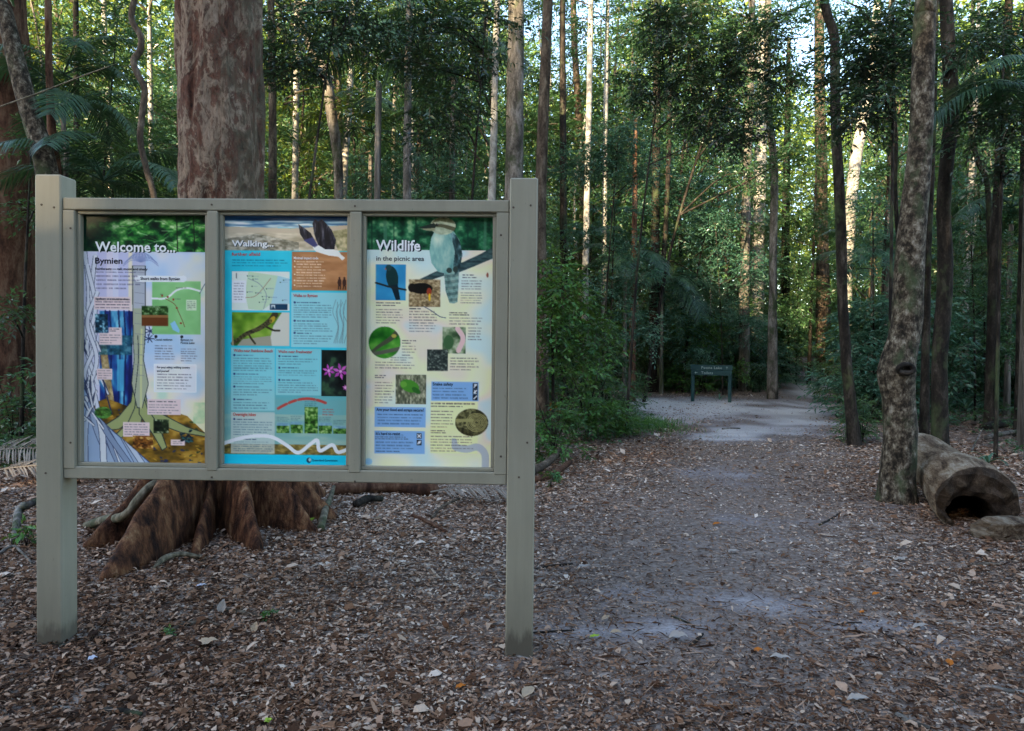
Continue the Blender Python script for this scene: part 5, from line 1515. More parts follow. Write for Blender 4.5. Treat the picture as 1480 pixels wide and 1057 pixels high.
ST_('fallen_branch', 'small brown forked stick under the third poster', 'stick', [gp(624, 752, .02), gp(640, 740, .05), gp(664, 730, .06)], (.012, .014, .010), M['bark_brown'], 6, 12, .1)
ST_('fallen_branch', 'brown stick with peeling bark right of the forked stick', 'stick', [gp(596, 748, .02), gp(622, 760, .02), gp(646, 772, .015)], (.014, .017, .010), M['bark_red'], 6, 12, .12)
ST_('fallen_branch', 'curved greenish root lying before the big tree', 'root', [gp(222, 824, .0), gp(236, 815, .03), gp(262, 809, .035), gp(296, 809, .01)], (.016, .02, .018, .012), M['vine'], 7, 16, .1)
ST_('fallen_branch', 'broken forked dead branch at the foot of the bushes right of the right post', 'branch', [gp(768, 690, .06), gp(790, 682, .10), gp(818, 670, .22), ], (.05, .045, .035), M['bark_brown'], 8, 14, .1)
ST_('fallen_branch', 'reddish dead branch lying under the forked branch by the right post', 'branch', [gp(772, 698, .03), gp(800, 692, .06), gp(824, 680, .10)], (.04, .036, .03), M['bark_red'], 8, 14, .1)
ST_('dead_stump', 'curved stub of dead wood sticking up in the green bushes', 'stump', [gp(876, 629, -.02), gp(876, 620, .1), at(870, 602, gp(876, 629)[1]), at(858, 592, gp(876, 629)[1] + .2)], (.06, .055, .05, .03), M['bark_brown'], 8, 14, .12)
ST_('fallen_branch', 'long dark stick lying far right beyond the hollow log', 'branch', [gp(1425, 640, .08), gp(1460, 636, .12), gp(1500, 632, .12)], (.04, .04, .035), M['bark_grey'], 7, 14, .1)
ST_('fallen_branch', 'dark rotten log far right behind the sticks', 'log', [gp(1420, 622, .05), gp(1460, 618, .10), gp(1510, 610, .12)], (.07, .08, .07), M['bark_dark'], 8, 14, .1)
ST_('fallen_branch', 'thin crooked stick sticking up right of the hollow log', 'stick', [gp(1404, 655, .02), gp(1410, 650, .12), gp(1420, 640, .22)], (.012, .01, .006), M['bark_grey'], 5, 12, .1)
for k, (lab, pts, w) in enumerate((
        ('thin curved twig on the bare sand in front of the track', [(1202, 906), (1222, 901), (1246, 901)], .004),
        ('long dark twig lying across the sand at lower right', [(1270, 912), (1290, 925), (1322, 948)], .005),
        ('short dark twig pointing down at lower right', [(1348, 985), (1362, 1000), (1384, 1020)], .005),
        ('pale broken strip of bark at the bottom right', [(1296, 1036), (1316, 1048), (1344, 1056)], .012),
        ('white curved stick at the right edge of the photo', [(1434, 995), (1456, 1001), (1490, 1004)], .010),
        ('dark stick on the ground right of the right post', [(774, 824), (800, 819), (828, 816)], .008),
        ('second dark stick right of the right post below the first', [(770, 916), (800, 914), (830, 912)], .006),
        ('bent dark twig beside the sand below the track', [(970, 892), (990, 900), (1004, 906)], .006),
        ('thick dark twig next to the curled leaf on the sand', [(998, 935), (1008, 926), (1016, 918)], .008),
        ('short stick lying on the pale sand before the trail sign', [(1044, 621), (1056, 620), (1070, 620)], .016),
        ('grey-brown stick half buried under the first poster', [(236, 919), (270, 904), (300, 902), (318, 906)], .010),
        ('brown stick lying behind the white leaf under the first poster', [(326, 884), (350, 889), (392, 896)], .012),
        ('short brown stick at the foot of the first mullion', [(300, 792), (318, 790), (336, 793)], .010),
        ('thin pale stick leaning at the foot of the left post', [(86, 936), (100, 930), (116, 924)], .006),
        ('thin pale stick lying against the foot of the right post', [(724, 944), (748, 950), (770, 955)], .006),
        ('dark bark strip lying at the lower left under the first poster', [(150, 1030), (180, 1032), (204, 1036)], .012),
        ('pale grey stick near the bottom left corner', [(66, 1026), (84, 1024), (100, 1025)], .006),
        ('dark fallen twig in the leaf litter left of the hollow log tree', [(1184, 760), (1200, 752), (1214, 742)], .009),
        ('brown curled bark strip right side of the leaf litter', [(1400, 820), (1425, 817), (1448, 818)], .012))):
    ST_('stick', lab, 'stick', [gp(x, y, w * .7) for x, y in pts], (w, w * 1.1, w * .7), M['bark_grey' if 'pale' in lab or lab.startswith('white') else ('bark_brown' if 'brown' in lab else 'bark_dark')], 6, 12, .12)

fr_dead = frond_mesh('frond', 1.7, 34, .42, 5, arch=.25, wid=.026, up=.12, hang=.25)


def dead_frond(label, px, py, rz, tilt, sc, h=.10):
    p = gp(px, py, h)
    o = link('dead_palm_frond', fr_dead, M['dead'], None, p, rz, sc)
    o.rotation_euler = (tilt[0], tilt[1], rz)
    tag(o, label, 'palm frond')


dead_frond('grey dead palm frond on the ground left of the left post', -22, 700, .15, (.3, -.02), .75, .12)
dead_frond('second grey dead frond lying under the branches at the left edge', -30, 672, -.1, (.6, .0), .8, .14)
dead_frond('dead palm frond with drooping pale leaflets under the third poster', 622, 727, -.06, (.35, -.04), .55, .10)
dead_frond('dead palm frond lying behind the big tree buttress', 425, 706, .3, (.2, 0), .6, .12)

# ------------------------------------------------------------------ single fallen leaves that stand out
M['leaf_white'] = plain('bleached_leaf', (.30, .27, .245), .8, .1)
M['leaf_orange'] = plain('orange_leaf', (.38, .12, .015), .7, .2)
M['leaf_lime'] = plain('lime_leaf', (.25, .36, .03), .6, .3)
M['leaf_tan'] = plain('tan_leaf', (.34, .26, .18), .8, .1)
M['leaf_blue'] = plain('pale_bluish_litter', (.42, .44, .52), .7, .2)


def big_leaf(label, px, py, L, wr, yaw, tilt, mat, roll=.2, h=.012):
    t = np.linspace(0, 1, 8); s = np.linspace(-1, 1, 5)
    w = np.sin(np.clip(t, 0, 1) ** .75 * math.pi) * L * wr / 2 + .0006
    X = np.repeat(t * L, 5); Y = np.outer(w, s).ravel()
    Z = np.abs(Y) * .5 + L * .14 * np.sin(np.repeat(t, 5) * 2.6) + .003 * np.sin(X * 300) + L * .04 * np.sin(np.repeat(t, 5) * 9)
    V = np.stack([X - L / 2, Y, Z], 1)
    i = np.arange(7)[:, None] * 5; j = np.arange(4)[None]
    Q = np.stack([i + j, i + 5 + j, i + 6 + j, i + 1 + j], -1).reshape(-1, 4)
    o = link('fallen_leaf', make_mesh('fallen_leaf', V, Q, None, True), M[mat], None, gp(px, py, h + (L * .35 * abs(math.sin(tilt)))), 0)
    o.rotation_euler = (roll, -tilt, yaw)
    tag(o, label, 'leaf')


for a in (('white pointed leaf standing upright under the first poster', 322, 886, .075, .6, 1.4, 1.1, 'leaf_white'),
          ('pale pointed leaf right of the upright white leaf', 369, 915, .055, .6, 1.3, 1.0, 'leaf_tan'),
          ('bluish white scrap below the big tree buttress', 291, 851, .06, .4, .2, .1, 'leaf_blue'),
          ('tiny bluish scrap of litter below the left post', 134, 957, .04, .7, .7, .1, 'leaf_blue'),
          ('bright lime green leaf on the ground right of the right post', 860, 925, .055, .38, .1, .05, 'leaf_lime'),
          ('orange leaf upright on the sand at lower right', 1371, 964, .04, .8, 1.2, .6, 'leaf_orange'),
          ('orange leaf lying on the track before the hollow log', 1266, 863, .05, .5, .2, .15, 'leaf_orange'),
          ('small orange leaf below the one before the hollow log', 1246, 889, .03, .7, .2, .15, 'leaf_orange'),
          ('orange leaf at lower middle of the track edge', 1096, 945, .045, .6, .1, .1, 'leaf_orange'),
          ('orange leaf in the litter below the third poster', 666, 998, .045, .5, .3, .1, 'leaf_orange'),
          ('orange leaf far up the track centre', 1036, 761, .07, .45, .1, .1, 'leaf_orange'),
          ('long pale leaf on the dark soil right of the post', 844, 824, .10, .3, .1, .05, 'leaf_white'),
          ('white curled leaf just left of the right post', 706, 868, .095, .28, -.5, .1, 'leaf_white'),
          ('large crumpled pale leaf on the sand below the track', 980, 928, .10, .6, -.3, .15, 'leaf_white'),
          ('tan leaf on end near the dark sticks', 890, 921, .07, .5, -.6, .2, 'leaf_tan'),
          ('curled brown leaf in the middle foreground', 876, 899, .05, .6, .3, .3, 'leaf_tan'),
          ('broad tan leaf in the lower middle foreground', 764, 1008, .075, .6, .8, .15, 'leaf_tan'),
          ('long pale strip leaf on the lower track', 1128, 957, .10, .3, -.5, .05, 'leaf_white'),
          ('pale folded leaf on the right litter', 1330, 911, .09, .32, .1, .1, 'leaf_white'),
          ('pale wide leaf at the lower right foreground', 1240, 1018, .085, .45, -.3, .15, 'leaf_white'),
          ('long cream leaf on the litter left of the hollow log', 1303, 813, .10, .3, -.1, .1, 'leaf_white'),
          ('pale leaf half way up the right of the track', 1060, 801, .09, .35, .0, .05, 'leaf_white'),
          ('yellow leaf at the foot of the right buttress', 452, 757, .055, .9, .4, .6, 'leaf_lime'),
          ('grey-brown big leaf under the second poster', 300, 938, .10, .55, .3, .2, 'leaf_tan'),
          ('lime green scrap in the bottom left corner', 388, 1048, .03, .8, .3, .1, 'leaf_lime')):
    big_leaf(*a)

# ------------------------------------------------------------------ palms
fr_palm = [frond_mesh('frond', 2.3, 46, .62, 20 + i, arch=(1.0, .8, 1.25)[i], wid=.034, up=(.55, .9, .25)[i], hang=.75) for i in range(3)]
trunk_palm = trunk_mesh('trunk', 1.0, .075, .06, 61, .02, 9, 1.3, .03)


def palm(label, px, py, Y, nf, sc, angs=None, th=None, seed=0, group=None):
    """px, py: where the fronds spring from"""
    rng = np.random.RandomState(seed)
    top = at(px, py, Y); g = gz(top[0], top[1])[0]
    t = thing('palm', label, 'palm', (top[0], top[1], g), 0, group)
    tr = link('trunk', trunk_palm, None, t, (0, 0, 0), 0, (1, 1, max(.3, top[2] - g + .08)))
    tr.scale = (sc, sc, max(.3, top[2] - g + .08))
    if not len(trunk_palm.materials):
        trunk_palm.materials.append(M['bark_grey'])
    for i in range(nf):
        a = angs[i] if angs and i < len(angs) else 6.283 * i / nf + rng.uniform(-.3, .3)
        f = link('frond', fr_palm[(i + seed) % 3], M['palm'], t, (0, 0, top[2] - g), a, sc * rng.uniform(.85, 1.1))
        f.rotation_euler = (rng.uniform(-.25, .25), rng.uniform(-.35, .25), a)
    return t


palm('palm with arching fronds left of the huge trunk in front of dark leaves', 92, 108, 10.5, 8, .55, [.05, -.25, .5, -.9, 3.2, 2.4, 4.0, 1.5, 5.6], seed=1)
palm('lower palm with pale drooping fronds behind the left post', 96, 152, 9.5, 8, .52, [-.1, .2, 3.4, 2.6, 1.4, 4.2, 5.2, 2.0], seed=2)
palm('dark palm low behind the board left of the huge trunk', 150, 262, 9.5, 9, .62, seed=3)
palm('palm with hanging fronds above the bushes left of the trail sign', 958, 412, 24.5, 9, .9, [.2, -.35, .8, 3.0, 2.2, 4.2, 1.5, 5.2, -1.2], seed=4)
palm('tall palm at the top right with fronds reaching into the picture', 1490, 92, 11.0, 9, .72, [3.0, 3.5, 2.5, 4.2, 2.0, 5.2, 1.2, 0, .6, 3.25], seed=5)
palm('lower palm at the right edge with a broad blue-lit frond', 1500, 138, 9.6, 8, .68, [3.14, 3.6, 2.7, 4.4, 2.1, 5.2, 1.2, 0, .6], seed=6)
palm('feathery palm high between the twisting grey tree and the white trunk', 548, 70, 15, 10, 1.05, seed=7)
palm('pale palm crown above the third poster in the mid distance', 656, 66, 16, 10, 1.0, seed=8)
palm('low palm behind the white trunk above the second poster', 536, 190, 19, 9, .95, seed=9)
palm('small palm in the undergrowth right of the dark trunk under the right palms', 1462, 300, 17, 9, .9, seed=10)
palm('palm behind the tiered green bush right of the board', 905, 372, 22, 8, .9, seed=11)
palm('palm at mid height left of the mottled tree with the knot', 1262, 372, 20, 8, .8, seed=12)

# strappy plants and ferns by the track
for i, (lab, px, py, Y, n, L, w, mt, st) in enumerate((
        ('strappy long-leaved plant beside the bare sand left of the trail sign', 936, 560, None, 20, .95, .07, 'leaf_near', .55),
        ('pale strappy plant in the undergrowth right of the mottled tree', 1396, 606, None, 16, .8, .06, 'leaf_c', .25),
        ('small strappy plant on the litter right of the hollow log', 1428, 670, None, 12, .38, .03, 'leaf_c', 0),
        ('orange dying strappy plant close to the right post', 790, 612, None, 14, .75, .04, 'orange', .2),
        ('low tuft of strappy leaves beside the trail sign right post', 1040, 578, None, 10, .4, .03, 'leaf_c', 0),
        ('bright green strappy tuft on the grass patch edge', 905, 632, None, 14, .45, .04, 'leaf_near', .05))):
    if mt == 'orange':
        M['orange'] = leaf_mat('orange_blade', (.22, .08, .015), (.34, .15, .02), (.42, .24, .05), trans=(.4, .2, .02), tfac=.3)
    g = gp(px, py)
    t = thing('strappy_plant', lab, 'plant', g)
    o = link('leaves', blade_rosette('leaves', n, L, w, 70 + i, 1.15, st), [M[mt], M['twig']], t)

# ------------------------------------------------------------------ leafy saplings whose crowns hang where the photo shows near foliage
def sapling(label, px, py, Y, blobs, L, per, leaf, seed, r=.03, wr=.42, k=8, tl=.34, group=None):
    """px, py: foot of the stem; blobs: (px, py, r px, dY) leaf masses"""
    rng = np.random.RandomState(seed)
    b = at(px, py, Y); b[2] = gz(b[0], b[1])[0]
    mb = MB(); tk = MB()
    C, R = [], []
    for q in blobs:
        c = at(q[0], q[1], Y + q[3]) - b; C.append(c); R.append(q[2] * Y / FPX)
    C = np.array(C)
    top = C[np.argmax(C[:, 2])]
    ax = catmull([(0, 0, -.1), (top[0] * .25, top[1] * .25, top[2] * .45), (top[0] * .8, top[1] * .8, top[2])], 16)
    tk.add(*tube(ax, np.linspace(r, r * .35, 16), 7, seed, .06))
    for c, rr in zip(C, R):
        i = int(np.argmin(np.abs(ax[:, 2] - max(.3, c[2] - .35 * np.hypot(c[0], c[1])))))
        limb(tk, ax[i], c, r * .5, r * .15, rng, 0)
        n = max(7, int(rr * 17))
        sub = c + rand_dirs(n, rng, .7) * rr * rng.uniform(.2, .95, (n, 1))
        clumps(mb, sub, np.full(n, max(.22, rr * .42)), per, k, tl, L, rng, wr=wr)
    t = thing('leafy_sapling', label, 'sapling', b, 0, group)
    link('stem', tk.mesh('stem', True), M['bark_dark'], t)
    link('crown', mb.mesh('crown'), [M[leaf], M['twig']], t)
    return t


sapling('sapling with dark hanging leaves above the third poster', 664, 600, 9.5, [(640, 40, 50, 0), (690, 90, 45, .3), (600, 90, 50, 0), (660, 150, 42, -.2), (710, 30, 40, .4), (630, 190, 30, .2), (560, 40, 45, .4)], .085, 9, 'leaf_shaded', 201)
sapling('sapling with dark leaves over the top of the second poster', 415, 620, 9.0, [(410, 30, 45, 0), (460, 60, 45, .3), (500, 20, 48, .2), (430, 90, 34, -.2), (390, 90, 26, .2)], .085, 9, 'leaf_shaded', 202)
sapling('round dark bushy sapling above the second and third posters', 610, 600, 15.6, [(570, 250, 40, 0), (620, 240, 42, .3), (650, 270, 34, 0), (600, 285, 40, -.2), (540, 275, 34, .3), (640, 220, 28, .2)], .075, 11, 'leaf_c', 203)
sapling('tiered pale green sapling with flat sprays right of the right post', 868, 600, 16, [(880, 205, 40, 0), (850, 230, 38, .5), (910, 225, 40, .2), (935, 245, 30, -.3), (830, 250, 26, .3), (880, 250, 34, .1), (900, 190, 22, 0)], .09, 12, 'leaf_c', 204, wr=.36)
sapling('tall sapling with hanging dark leaves left of the pale giant trunk', 905, 570, 13.4, [(1000, 60, 60, 0), (1060, 110, 55, .5), (960, 120, 52, .3), (1020, 160, 55, 0), (1100, 60, 46, .2), (1070, 190, 40, -.3), (980, 20, 50, .5), (1130, 110, 34, .3)], .105, 14, 'leaf_shaded', 205)
sapling('sapling with drooping dark leaves between the bent tree and mottled tree', 1285, 620, 8.8, [(1262, 60, 46, 0), (1300, 90, 36, .2), (1250, 110, 42, .4), (1280, 140, 38, -.2), (1240, 170, 30, .1), (1230, 90, 30, .3), (1290, 30, 42, .3)], .10, 9, 'leaf_shaded', 206, wr=.34)
sapling('dark leafy sapling under the palms at the right edge', 1440, 620, 9.6, [(1440, 200, 46, 0), (1470, 240, 40, .2), (1420, 170, 34, .3), (1400, 60, 40, .4), (1450, 30, 46, .5), (1480, 170, 40, 0)], .085, 9, 'leaf_shaded', 207)
sapling('fresh green sapling leaning out beside the right post', 800, 640, 10.0, [(800, 420, 34, 0), (830, 450, 36, .2), (790, 470, 30, -.1), (845, 490, 34, .2), (810, 510, 40, 0), (795, 390, 22, .2)], .085, 10, 'leaf_near', 208, wr=.5)
sapling('light green sapling behind the leaning mottled trunk at the left', 130, 610, 12, [(120, 40, 60, 0), (170, 90, 50, .4), (100, 120, 46, .2), (180, 30, 44, .5), (140, 200, 50, .3), (190, 180, 40, 0), (110, 230, 40, .2)], .09, 9, 'leaf_b', 209)
sapling('dark green sapling low behind the left post', 30, 640, 9.4, [(14, 450, 22, -.6), (50, 200, 30, .8), (60, 300, 26, .9)], .08, 8, 'leaf_a', 210)

# leafy young trees that make the green wall round the sign and the far track
sapling('bluish leafy young tree rising right behind the trail sign', 1045, 560, 24.0, [(990, 470, 40, 0), (1040, 440, 42, .5), (1085, 470, 38, 0), (1010, 400, 40, .8), (1060, 370, 38, .4), (960, 430, 36, .5), (1030, 320, 36, .8), (1010, 510, 34, -.3), (1090, 400, 30, .3)], .12, 8, 'leaf_c', 221, group=None, tl=.45)
sapling('pale leafy young tree between the tall grey trunk and the far track', 1150, 548, 31.0, [(1145, 470, 30, 0), (1150, 400, 34, .5), (1165, 340, 32, 0), (1140, 290, 34, .8), (1160, 250, 30, .4), (1135, 440, 26, .5), (1150, 505, 24, 0)], .13, 9, 'leaf_b', 222, tl=.5)
sapling('green young tree filling the gap right of the bent dark tree', 1262, 585, 15.0, [(1250, 500, 36, 0), (1265, 440, 34, .4), (1240, 390, 32, .2), (1270, 350, 34, .6), (1280, 540, 34, 0), (1245, 550, 30, -.2), (1260, 300, 30, .5)], .10, 8, 'leaf_c', 223, tl=.36)
sapling('bushy young tree between the hanging palm fronds and the post', 880, 560, 17.5, [(860, 480, 38, 0), (900, 440, 40, .3), (930, 480, 38, .2), (870, 400, 38, .5), (910, 350, 38, .4), (840, 340, 34, .8), (890, 300, 32, .3), (925, 400, 30, .6)], .10, 8, 'leaf_c', 224, tl=.38)
sapling('dim leafy young tree behind the dark trunk under the right palms', 1410, 590, 15.5, [(1400, 480, 40, 0), (1440, 440, 40, .3), (1380, 420, 34, .4), (1420, 380, 40, .3), (1460, 500, 38, .2), (1400, 340, 34, .6), (1450, 350, 36, .3), (1390, 540, 34, .0)], .10, 8, 'leaf_a', 225, tl=.38)
sapling('young tree with airy leaves beyond the far end of the track', 1190, 540, 40.0, [(1175, 470, 26, 0), (1200, 440, 28, .5), (1185, 390, 28, 0), (1205, 350, 26, .8), (1180, 320, 26, .4), (1195, 495, 22, 0)], .18, 10, 'leaf_b', 226, tl=.6)
sapling('young tree with layered leaves seen above the first poster', 180, 590, 14.0, [(130, 230, 36, 0), (170, 260, 34, .4), (190, 220, 30, .2), (150, 180, 34, .6), (110, 270, 34, .2), (220, 270, 26, .5)], .10, 8, 'leaf_a', 228, tl=.36)
sapling('broad dark leafy crown hanging high over the far track', 930, 560, 21.0, [(1060, 60, 44, 0), (1110, 30, 40, .5), (1130, 150, 36, .3), (1090, 130, 40, 0), (1040, 200, 40, .6), (1150, 220, 30, .2), (980, 180, 40, .6), (1000, 110, 40, 0), (930, 60, 40, .5), (1080, 250, 32, .4), (1240, 40, 34, .6)], .13, 10, 'leaf_a', 229, tl=.5, r=.06)
sapling('mid green leafy crown high behind the bent dark tree', 1270, 570, 19.0, [(1240, 130, 30, .4), (1290, 180, 36, 0), (1310, 100, 36, .4), (1270, 250, 32, .3), (1300, 30, 36, .2), (1400, 120, 36, .3), (1420, 40, 36, .5), (1390, 200, 34, 0)], .12, 9, 'leaf_b', 230, tl=.46, r=.05)
sapling('leafy forest tree behind the twisting grey tree above the second poster', 455, 552, 26.0, [(410, 240, 40, 0), (450, 200, 40, .4), (520, 250, 38, .2), (400, 140, 38, .6), (540, 160, 40, .2), (460, 280, 36, .5), (450, 120, 36, .8), (570, 230, 34, 0), (510, 90, 40, .5)], .13, 8, 'leaf_a', 231, tl=.5, r=.06)
sapling('leafy forest tree between the straight dark grey trunk and the white smooth trunk', 655, 552, 27.0, [(640, 240, 40, 0), (680, 200, 40, .4), (620, 160, 38, .2), (690, 120, 38, .6), (650, 280, 36, .2), (640, 90, 38, .5), (700, 270, 32, .8), (610, 60, 36, .4)], .13, 8, 'leaf_c', 232, tl=.5, r=.06)
sapling('dim leafy forest tree behind the looping liana', 170, 565, 19.0, [(110, 140, 40, 0), (160, 110, 38, .4), (220, 150, 36, .2), (130, 60, 40, .6), (200, 60, 38, .2), (180, 200, 36, .5), (110, 220, 34, .8), (220, 240, 34, 0)], .11, 8, 'leaf_a', 233, tl=.42, r=.05)
sapling('bluish green young tree filling the middle between the short reddish trunk and the twin-stemmed tree', 985, 556, 25.5, [(930, 300, 36, 0), (975, 270, 36, .4), (1020, 260, 36, .2), (990, 340, 38, .6), (1040, 310, 34, .2), (910, 370, 34, .5), (1060, 220, 32, .8), (950, 230, 34, .4)], .13, 9, 'leaf_c', 234, tl=.48, r=.05)
sapling('bluish green young tree low between the dark trunks at the right', 1425, 585, 17.0, [(1400, 420, 38, 0), (1460, 400, 38, .3), (1420, 480, 40, .4), (1390, 330, 34, .3), (1470, 480, 36, .2), (1450, 300, 34, .6), (1410, 270, 32, .3)], .11, 9, 'leaf_c', 235, tl=.4)
sapling('leafy young tree in front of the far pale giant trunk', 1108, 550, 29.0, [(1100, 330, 28, 0), (1140, 380, 30, .3), (1150, 310, 28, .4), (1090, 440, 28, .3), (1130, 450, 30, .2), (1165, 420, 26, .6), (1120, 270, 26, .3)], .13, 9, 'leaf_b', 236, tl=.5)
# ------------------------------------------------------------------ shrubs along the track, each placed by hand
def shrub(label, px, py, sc, leaf, seed, group=None, src=None, dz=0.0):
    g = gp(px, py)
    t = thing('shrub', label, 'shrub', g, 0, group)
    lst = src or crown_bush
    if 'seedling' in label:
        lst = crown_seedling
    c = link('leaves', lst[seed % len(lst)], None, t, (0, 0, dz), seed * 1.3, sc)
    set_leaf(c, leaf)
    s = link('stem', stem_bush, None, t, (0, 0, 0), seed * 1.3, sc)
    if not len(stem_bush.materials):
        stem_bush.materials.append(M['bark_dark'])
    return t


def stem_bush_mesh():
    mb = MB(); rng = np.random.RandomState(3)
    for i in range(5):
        a = i * 1.26
        mb.add(*tube(catmull([(0, 0, -.05), (.1 * math.cos(a), .1 * math.sin(a), .5), (.45 * math.cos(a), .45 * math.sin(a), 1.3)], 8), np.linspace(.016, .006, 8), 5, i, .05))
    return mb.mesh('stem', True)


stem_bush = stem_bush_mesh()
crown_seedling = [crown_mesh('leaves', .3, 1.0, .5, 5, 3, 4, .35, .42, 160 + i, .02, 'round', .5) for i in range(2)]
for i, (lab, px, py, sc, lf, kind) in enumerate((
        ('glossy shrub at the foot of the right post above the forked branch', 800, 668, .62, 'leaf_near', 1),
        ('broad glossy shrub behind the curved dead stub', 848, 634, .95, 'leaf_near', 1),
        ('low bright shrub right of the curved dead stub', 892, 630, .5, 'leaf_near', 1),
        ('tall dark shrub behind the fresh green sapling by the post', 826, 606, 1.15, 'leaf_a', 0),
        ('dark green shrub between the dead stub and the bare sand', 872, 598, .8, 'leaf_b', 0),
        ('leafy shrub behind the strappy plant left of the trail sign', 944, 562, .95, 'leaf_b', 0),
        ('dense bluish shrub right behind the trail sign', 1018, 562, 1.25, 'leaf_c', 0),
        ('tall bluish shrub overhanging the trail sign right side', 1066, 562, 1.5, 'leaf_c', 0),
        ('pale bluish bush between the trail sign and the grey trunk', 1090, 560, 1.2, 'leaf_c', 0),
        ('dark low bush under the grey trunk by the trail sign', 1098, 567, .6, 'leaf_a', 1),
        ('bush right of the grey trunk near the far track', 1138, 556, 1.3, 'leaf_c', 0),
        ('dense green bush on the right bank of the far track', 1216, 556, 1.2, 'leaf_b', 0),
        ('green bush on the right track edge behind the bent tree', 1236, 582, 1.0, 'leaf_b', 0),
        ('low leafy bush at the foot of the bent dark tree', 1246, 640, .55, 'leaf_b', 1),
        ('green bush between the bent tree and the mottled tree', 1258, 606, 1.1, 'leaf_c', 0),
        ('tall dark bush behind the mottled tree with the knot', 1296, 606, 1.35, 'leaf_c', 0),
        ('dark bush behind the hollow log', 1390, 594, 1.25, 'leaf_c', 0),
        ('dark bush behind the strappy plant at the right', 1428, 590, 1.3, 'leaf_a', 0),
        ('dark bush at the right edge of the photo', 1476, 590, 1.2, 'leaf_a', 0),
        ('small bush far at the end of the track', 1176, 536, 1.0, 'leaf_b', 0),
        ('bright green seedling in front of the forked branch by the right post', 796, 706, .16, 'leaf_near', 1),
        ('small green seedling left of the left post foot', 38, 792, .15, 'leaf_near', 1),
        ('tiny green seedling under the first poster', 392, 896, .05, 'leaf_near', 1),
        ('tiny dark seedling left of the white upright leaf', 244, 922, .045, 'leaf_near', 1),
        ('shrub behind the dead fronds at the left edge', 20, 652, .7, 'leaf_a', 1),
        ('dark shrub behind the rotten log under the board', 640, 664, .9, 'leaf_a', 0),
        ('dark shrub behind the big tree seen under the board', 520, 660, .9, 'leaf_a', 0),
        ('low shrub behind the left post and big tree buttress', 160, 668, .8, 'leaf_a', 0))):
    shrub(lab, px, py, sc, lf, i, src=crown_shrub if kind else crown_bush)

# ------------------------------------------------------------------ the forest: one of each kind built, then copied
MARKS = ((8, 'the massive left-edge trunk'), (60, 'the leaning mottled trunk'), (130, 'the left palms'), (203, 'the looping liana'), (313, 'the huge buttressed trunk'), (394, 'the dark trunk beside the huge trunk'),
         (428, 'the slender pale trunk'), (472, 'the twisting grey tree'), (500, 'the white trunk by the twisting tree'), (545, 'the thin pale sunlit pole'), (589, 'the straight dark grey trunk'),
         (655, 'the third poster heading'), (714, 'the white smooth slender trunk'), (743, 'the broad grey trunk'), (784, 'the brown trunk by the right post'), (815, 'the straight dark trunk'), (851, 'the pale banded trunk'),
         (880, 'the tiered green sapling'), (915, 'the short reddish trunk'), (947, 'the dark mossy trunk'), (990, 'the hanging palm fronds'), (1028, 'the green trail sign'), (1078, 'the twin-stemmed tree'),
         (1099, 'the pale giant trunk'), (1116, 'the tall grey trunk'), (1170, 'the thin stem on the track'), (1188, 'the reddish brown trunk'), (1212, 'the bent dark tree'), (1235, 'the leaning white trunk'),
         (1285, 'the grey slim trunk'), (1315, 'the mottled tree'), (1365, 'the dark curving trunk'), (1402, 'the white blotched trunk'), (1440, 'the dark trunk under the palms'), (1480, 'the right-edge trunk'))
taken = set()


def where(kind, x, y):
    """a label that says which one: its kind, its distance and the landmark it stands by in the view"""
    px = 740 + FPX * x / y
    dist = 'near' if y < 20 else ('middle-distance' if y < 36 else 'far-off')
    ms = sorted(MARKS, key=lambda m_: abs(m_[0] - px))[:6]
    opts = []
    if px < -40 or px > 1520:
        opts.append('%s %s beyond the %s edge of the view' % (dist, kind, 'left' if px < 0 else 'right'))
    for m_ in ms:
        d = px - m_[0]
        opts.append('%s %s %s %s' % (dist, kind, 'in line with' if abs(d) < 7 else ('just left of' if d < 0 else 'just right of'), m_[1]))
    lo = [m_ for m_ in MARKS if m_[0] <= px]; hi = [m_ for m_ in MARKS if m_[0] > px]
    if lo and hi:
        opts.append('%s %s between %s and %s' % (dist, kind, lo[-1][1], hi[0][1]))
    for o in opts:
        if o not in taken and len(o.replace('-', ' ').split()) <= 16:
            taken.add(o)
            return o
    return opts[0]


def proto_tree(name, cat, trunk, crown, bark):
    t = thing(name, 'x', cat)
    link('trunk', trunk, M[bark], t)
    c = link('crown', crown, None, t)
    set_leaf(c, 'leaf_a')
    return t


def copy_tree(src, loc, rz, sc, leaf, label, group):
    c = src.copy(); COL.objects.link(c)
    c.location = loc; c.rotation_euler = (0, 0, rz); c.scale = sc
    c['label'] = label; c['group'] = group
    for ch in src.children:
        d = ch.copy(); COL.objects.link(d); d.parent = c
        if d.name.startswith('crown'):
            d.material_slots[0].material = M[leaf]
    return c


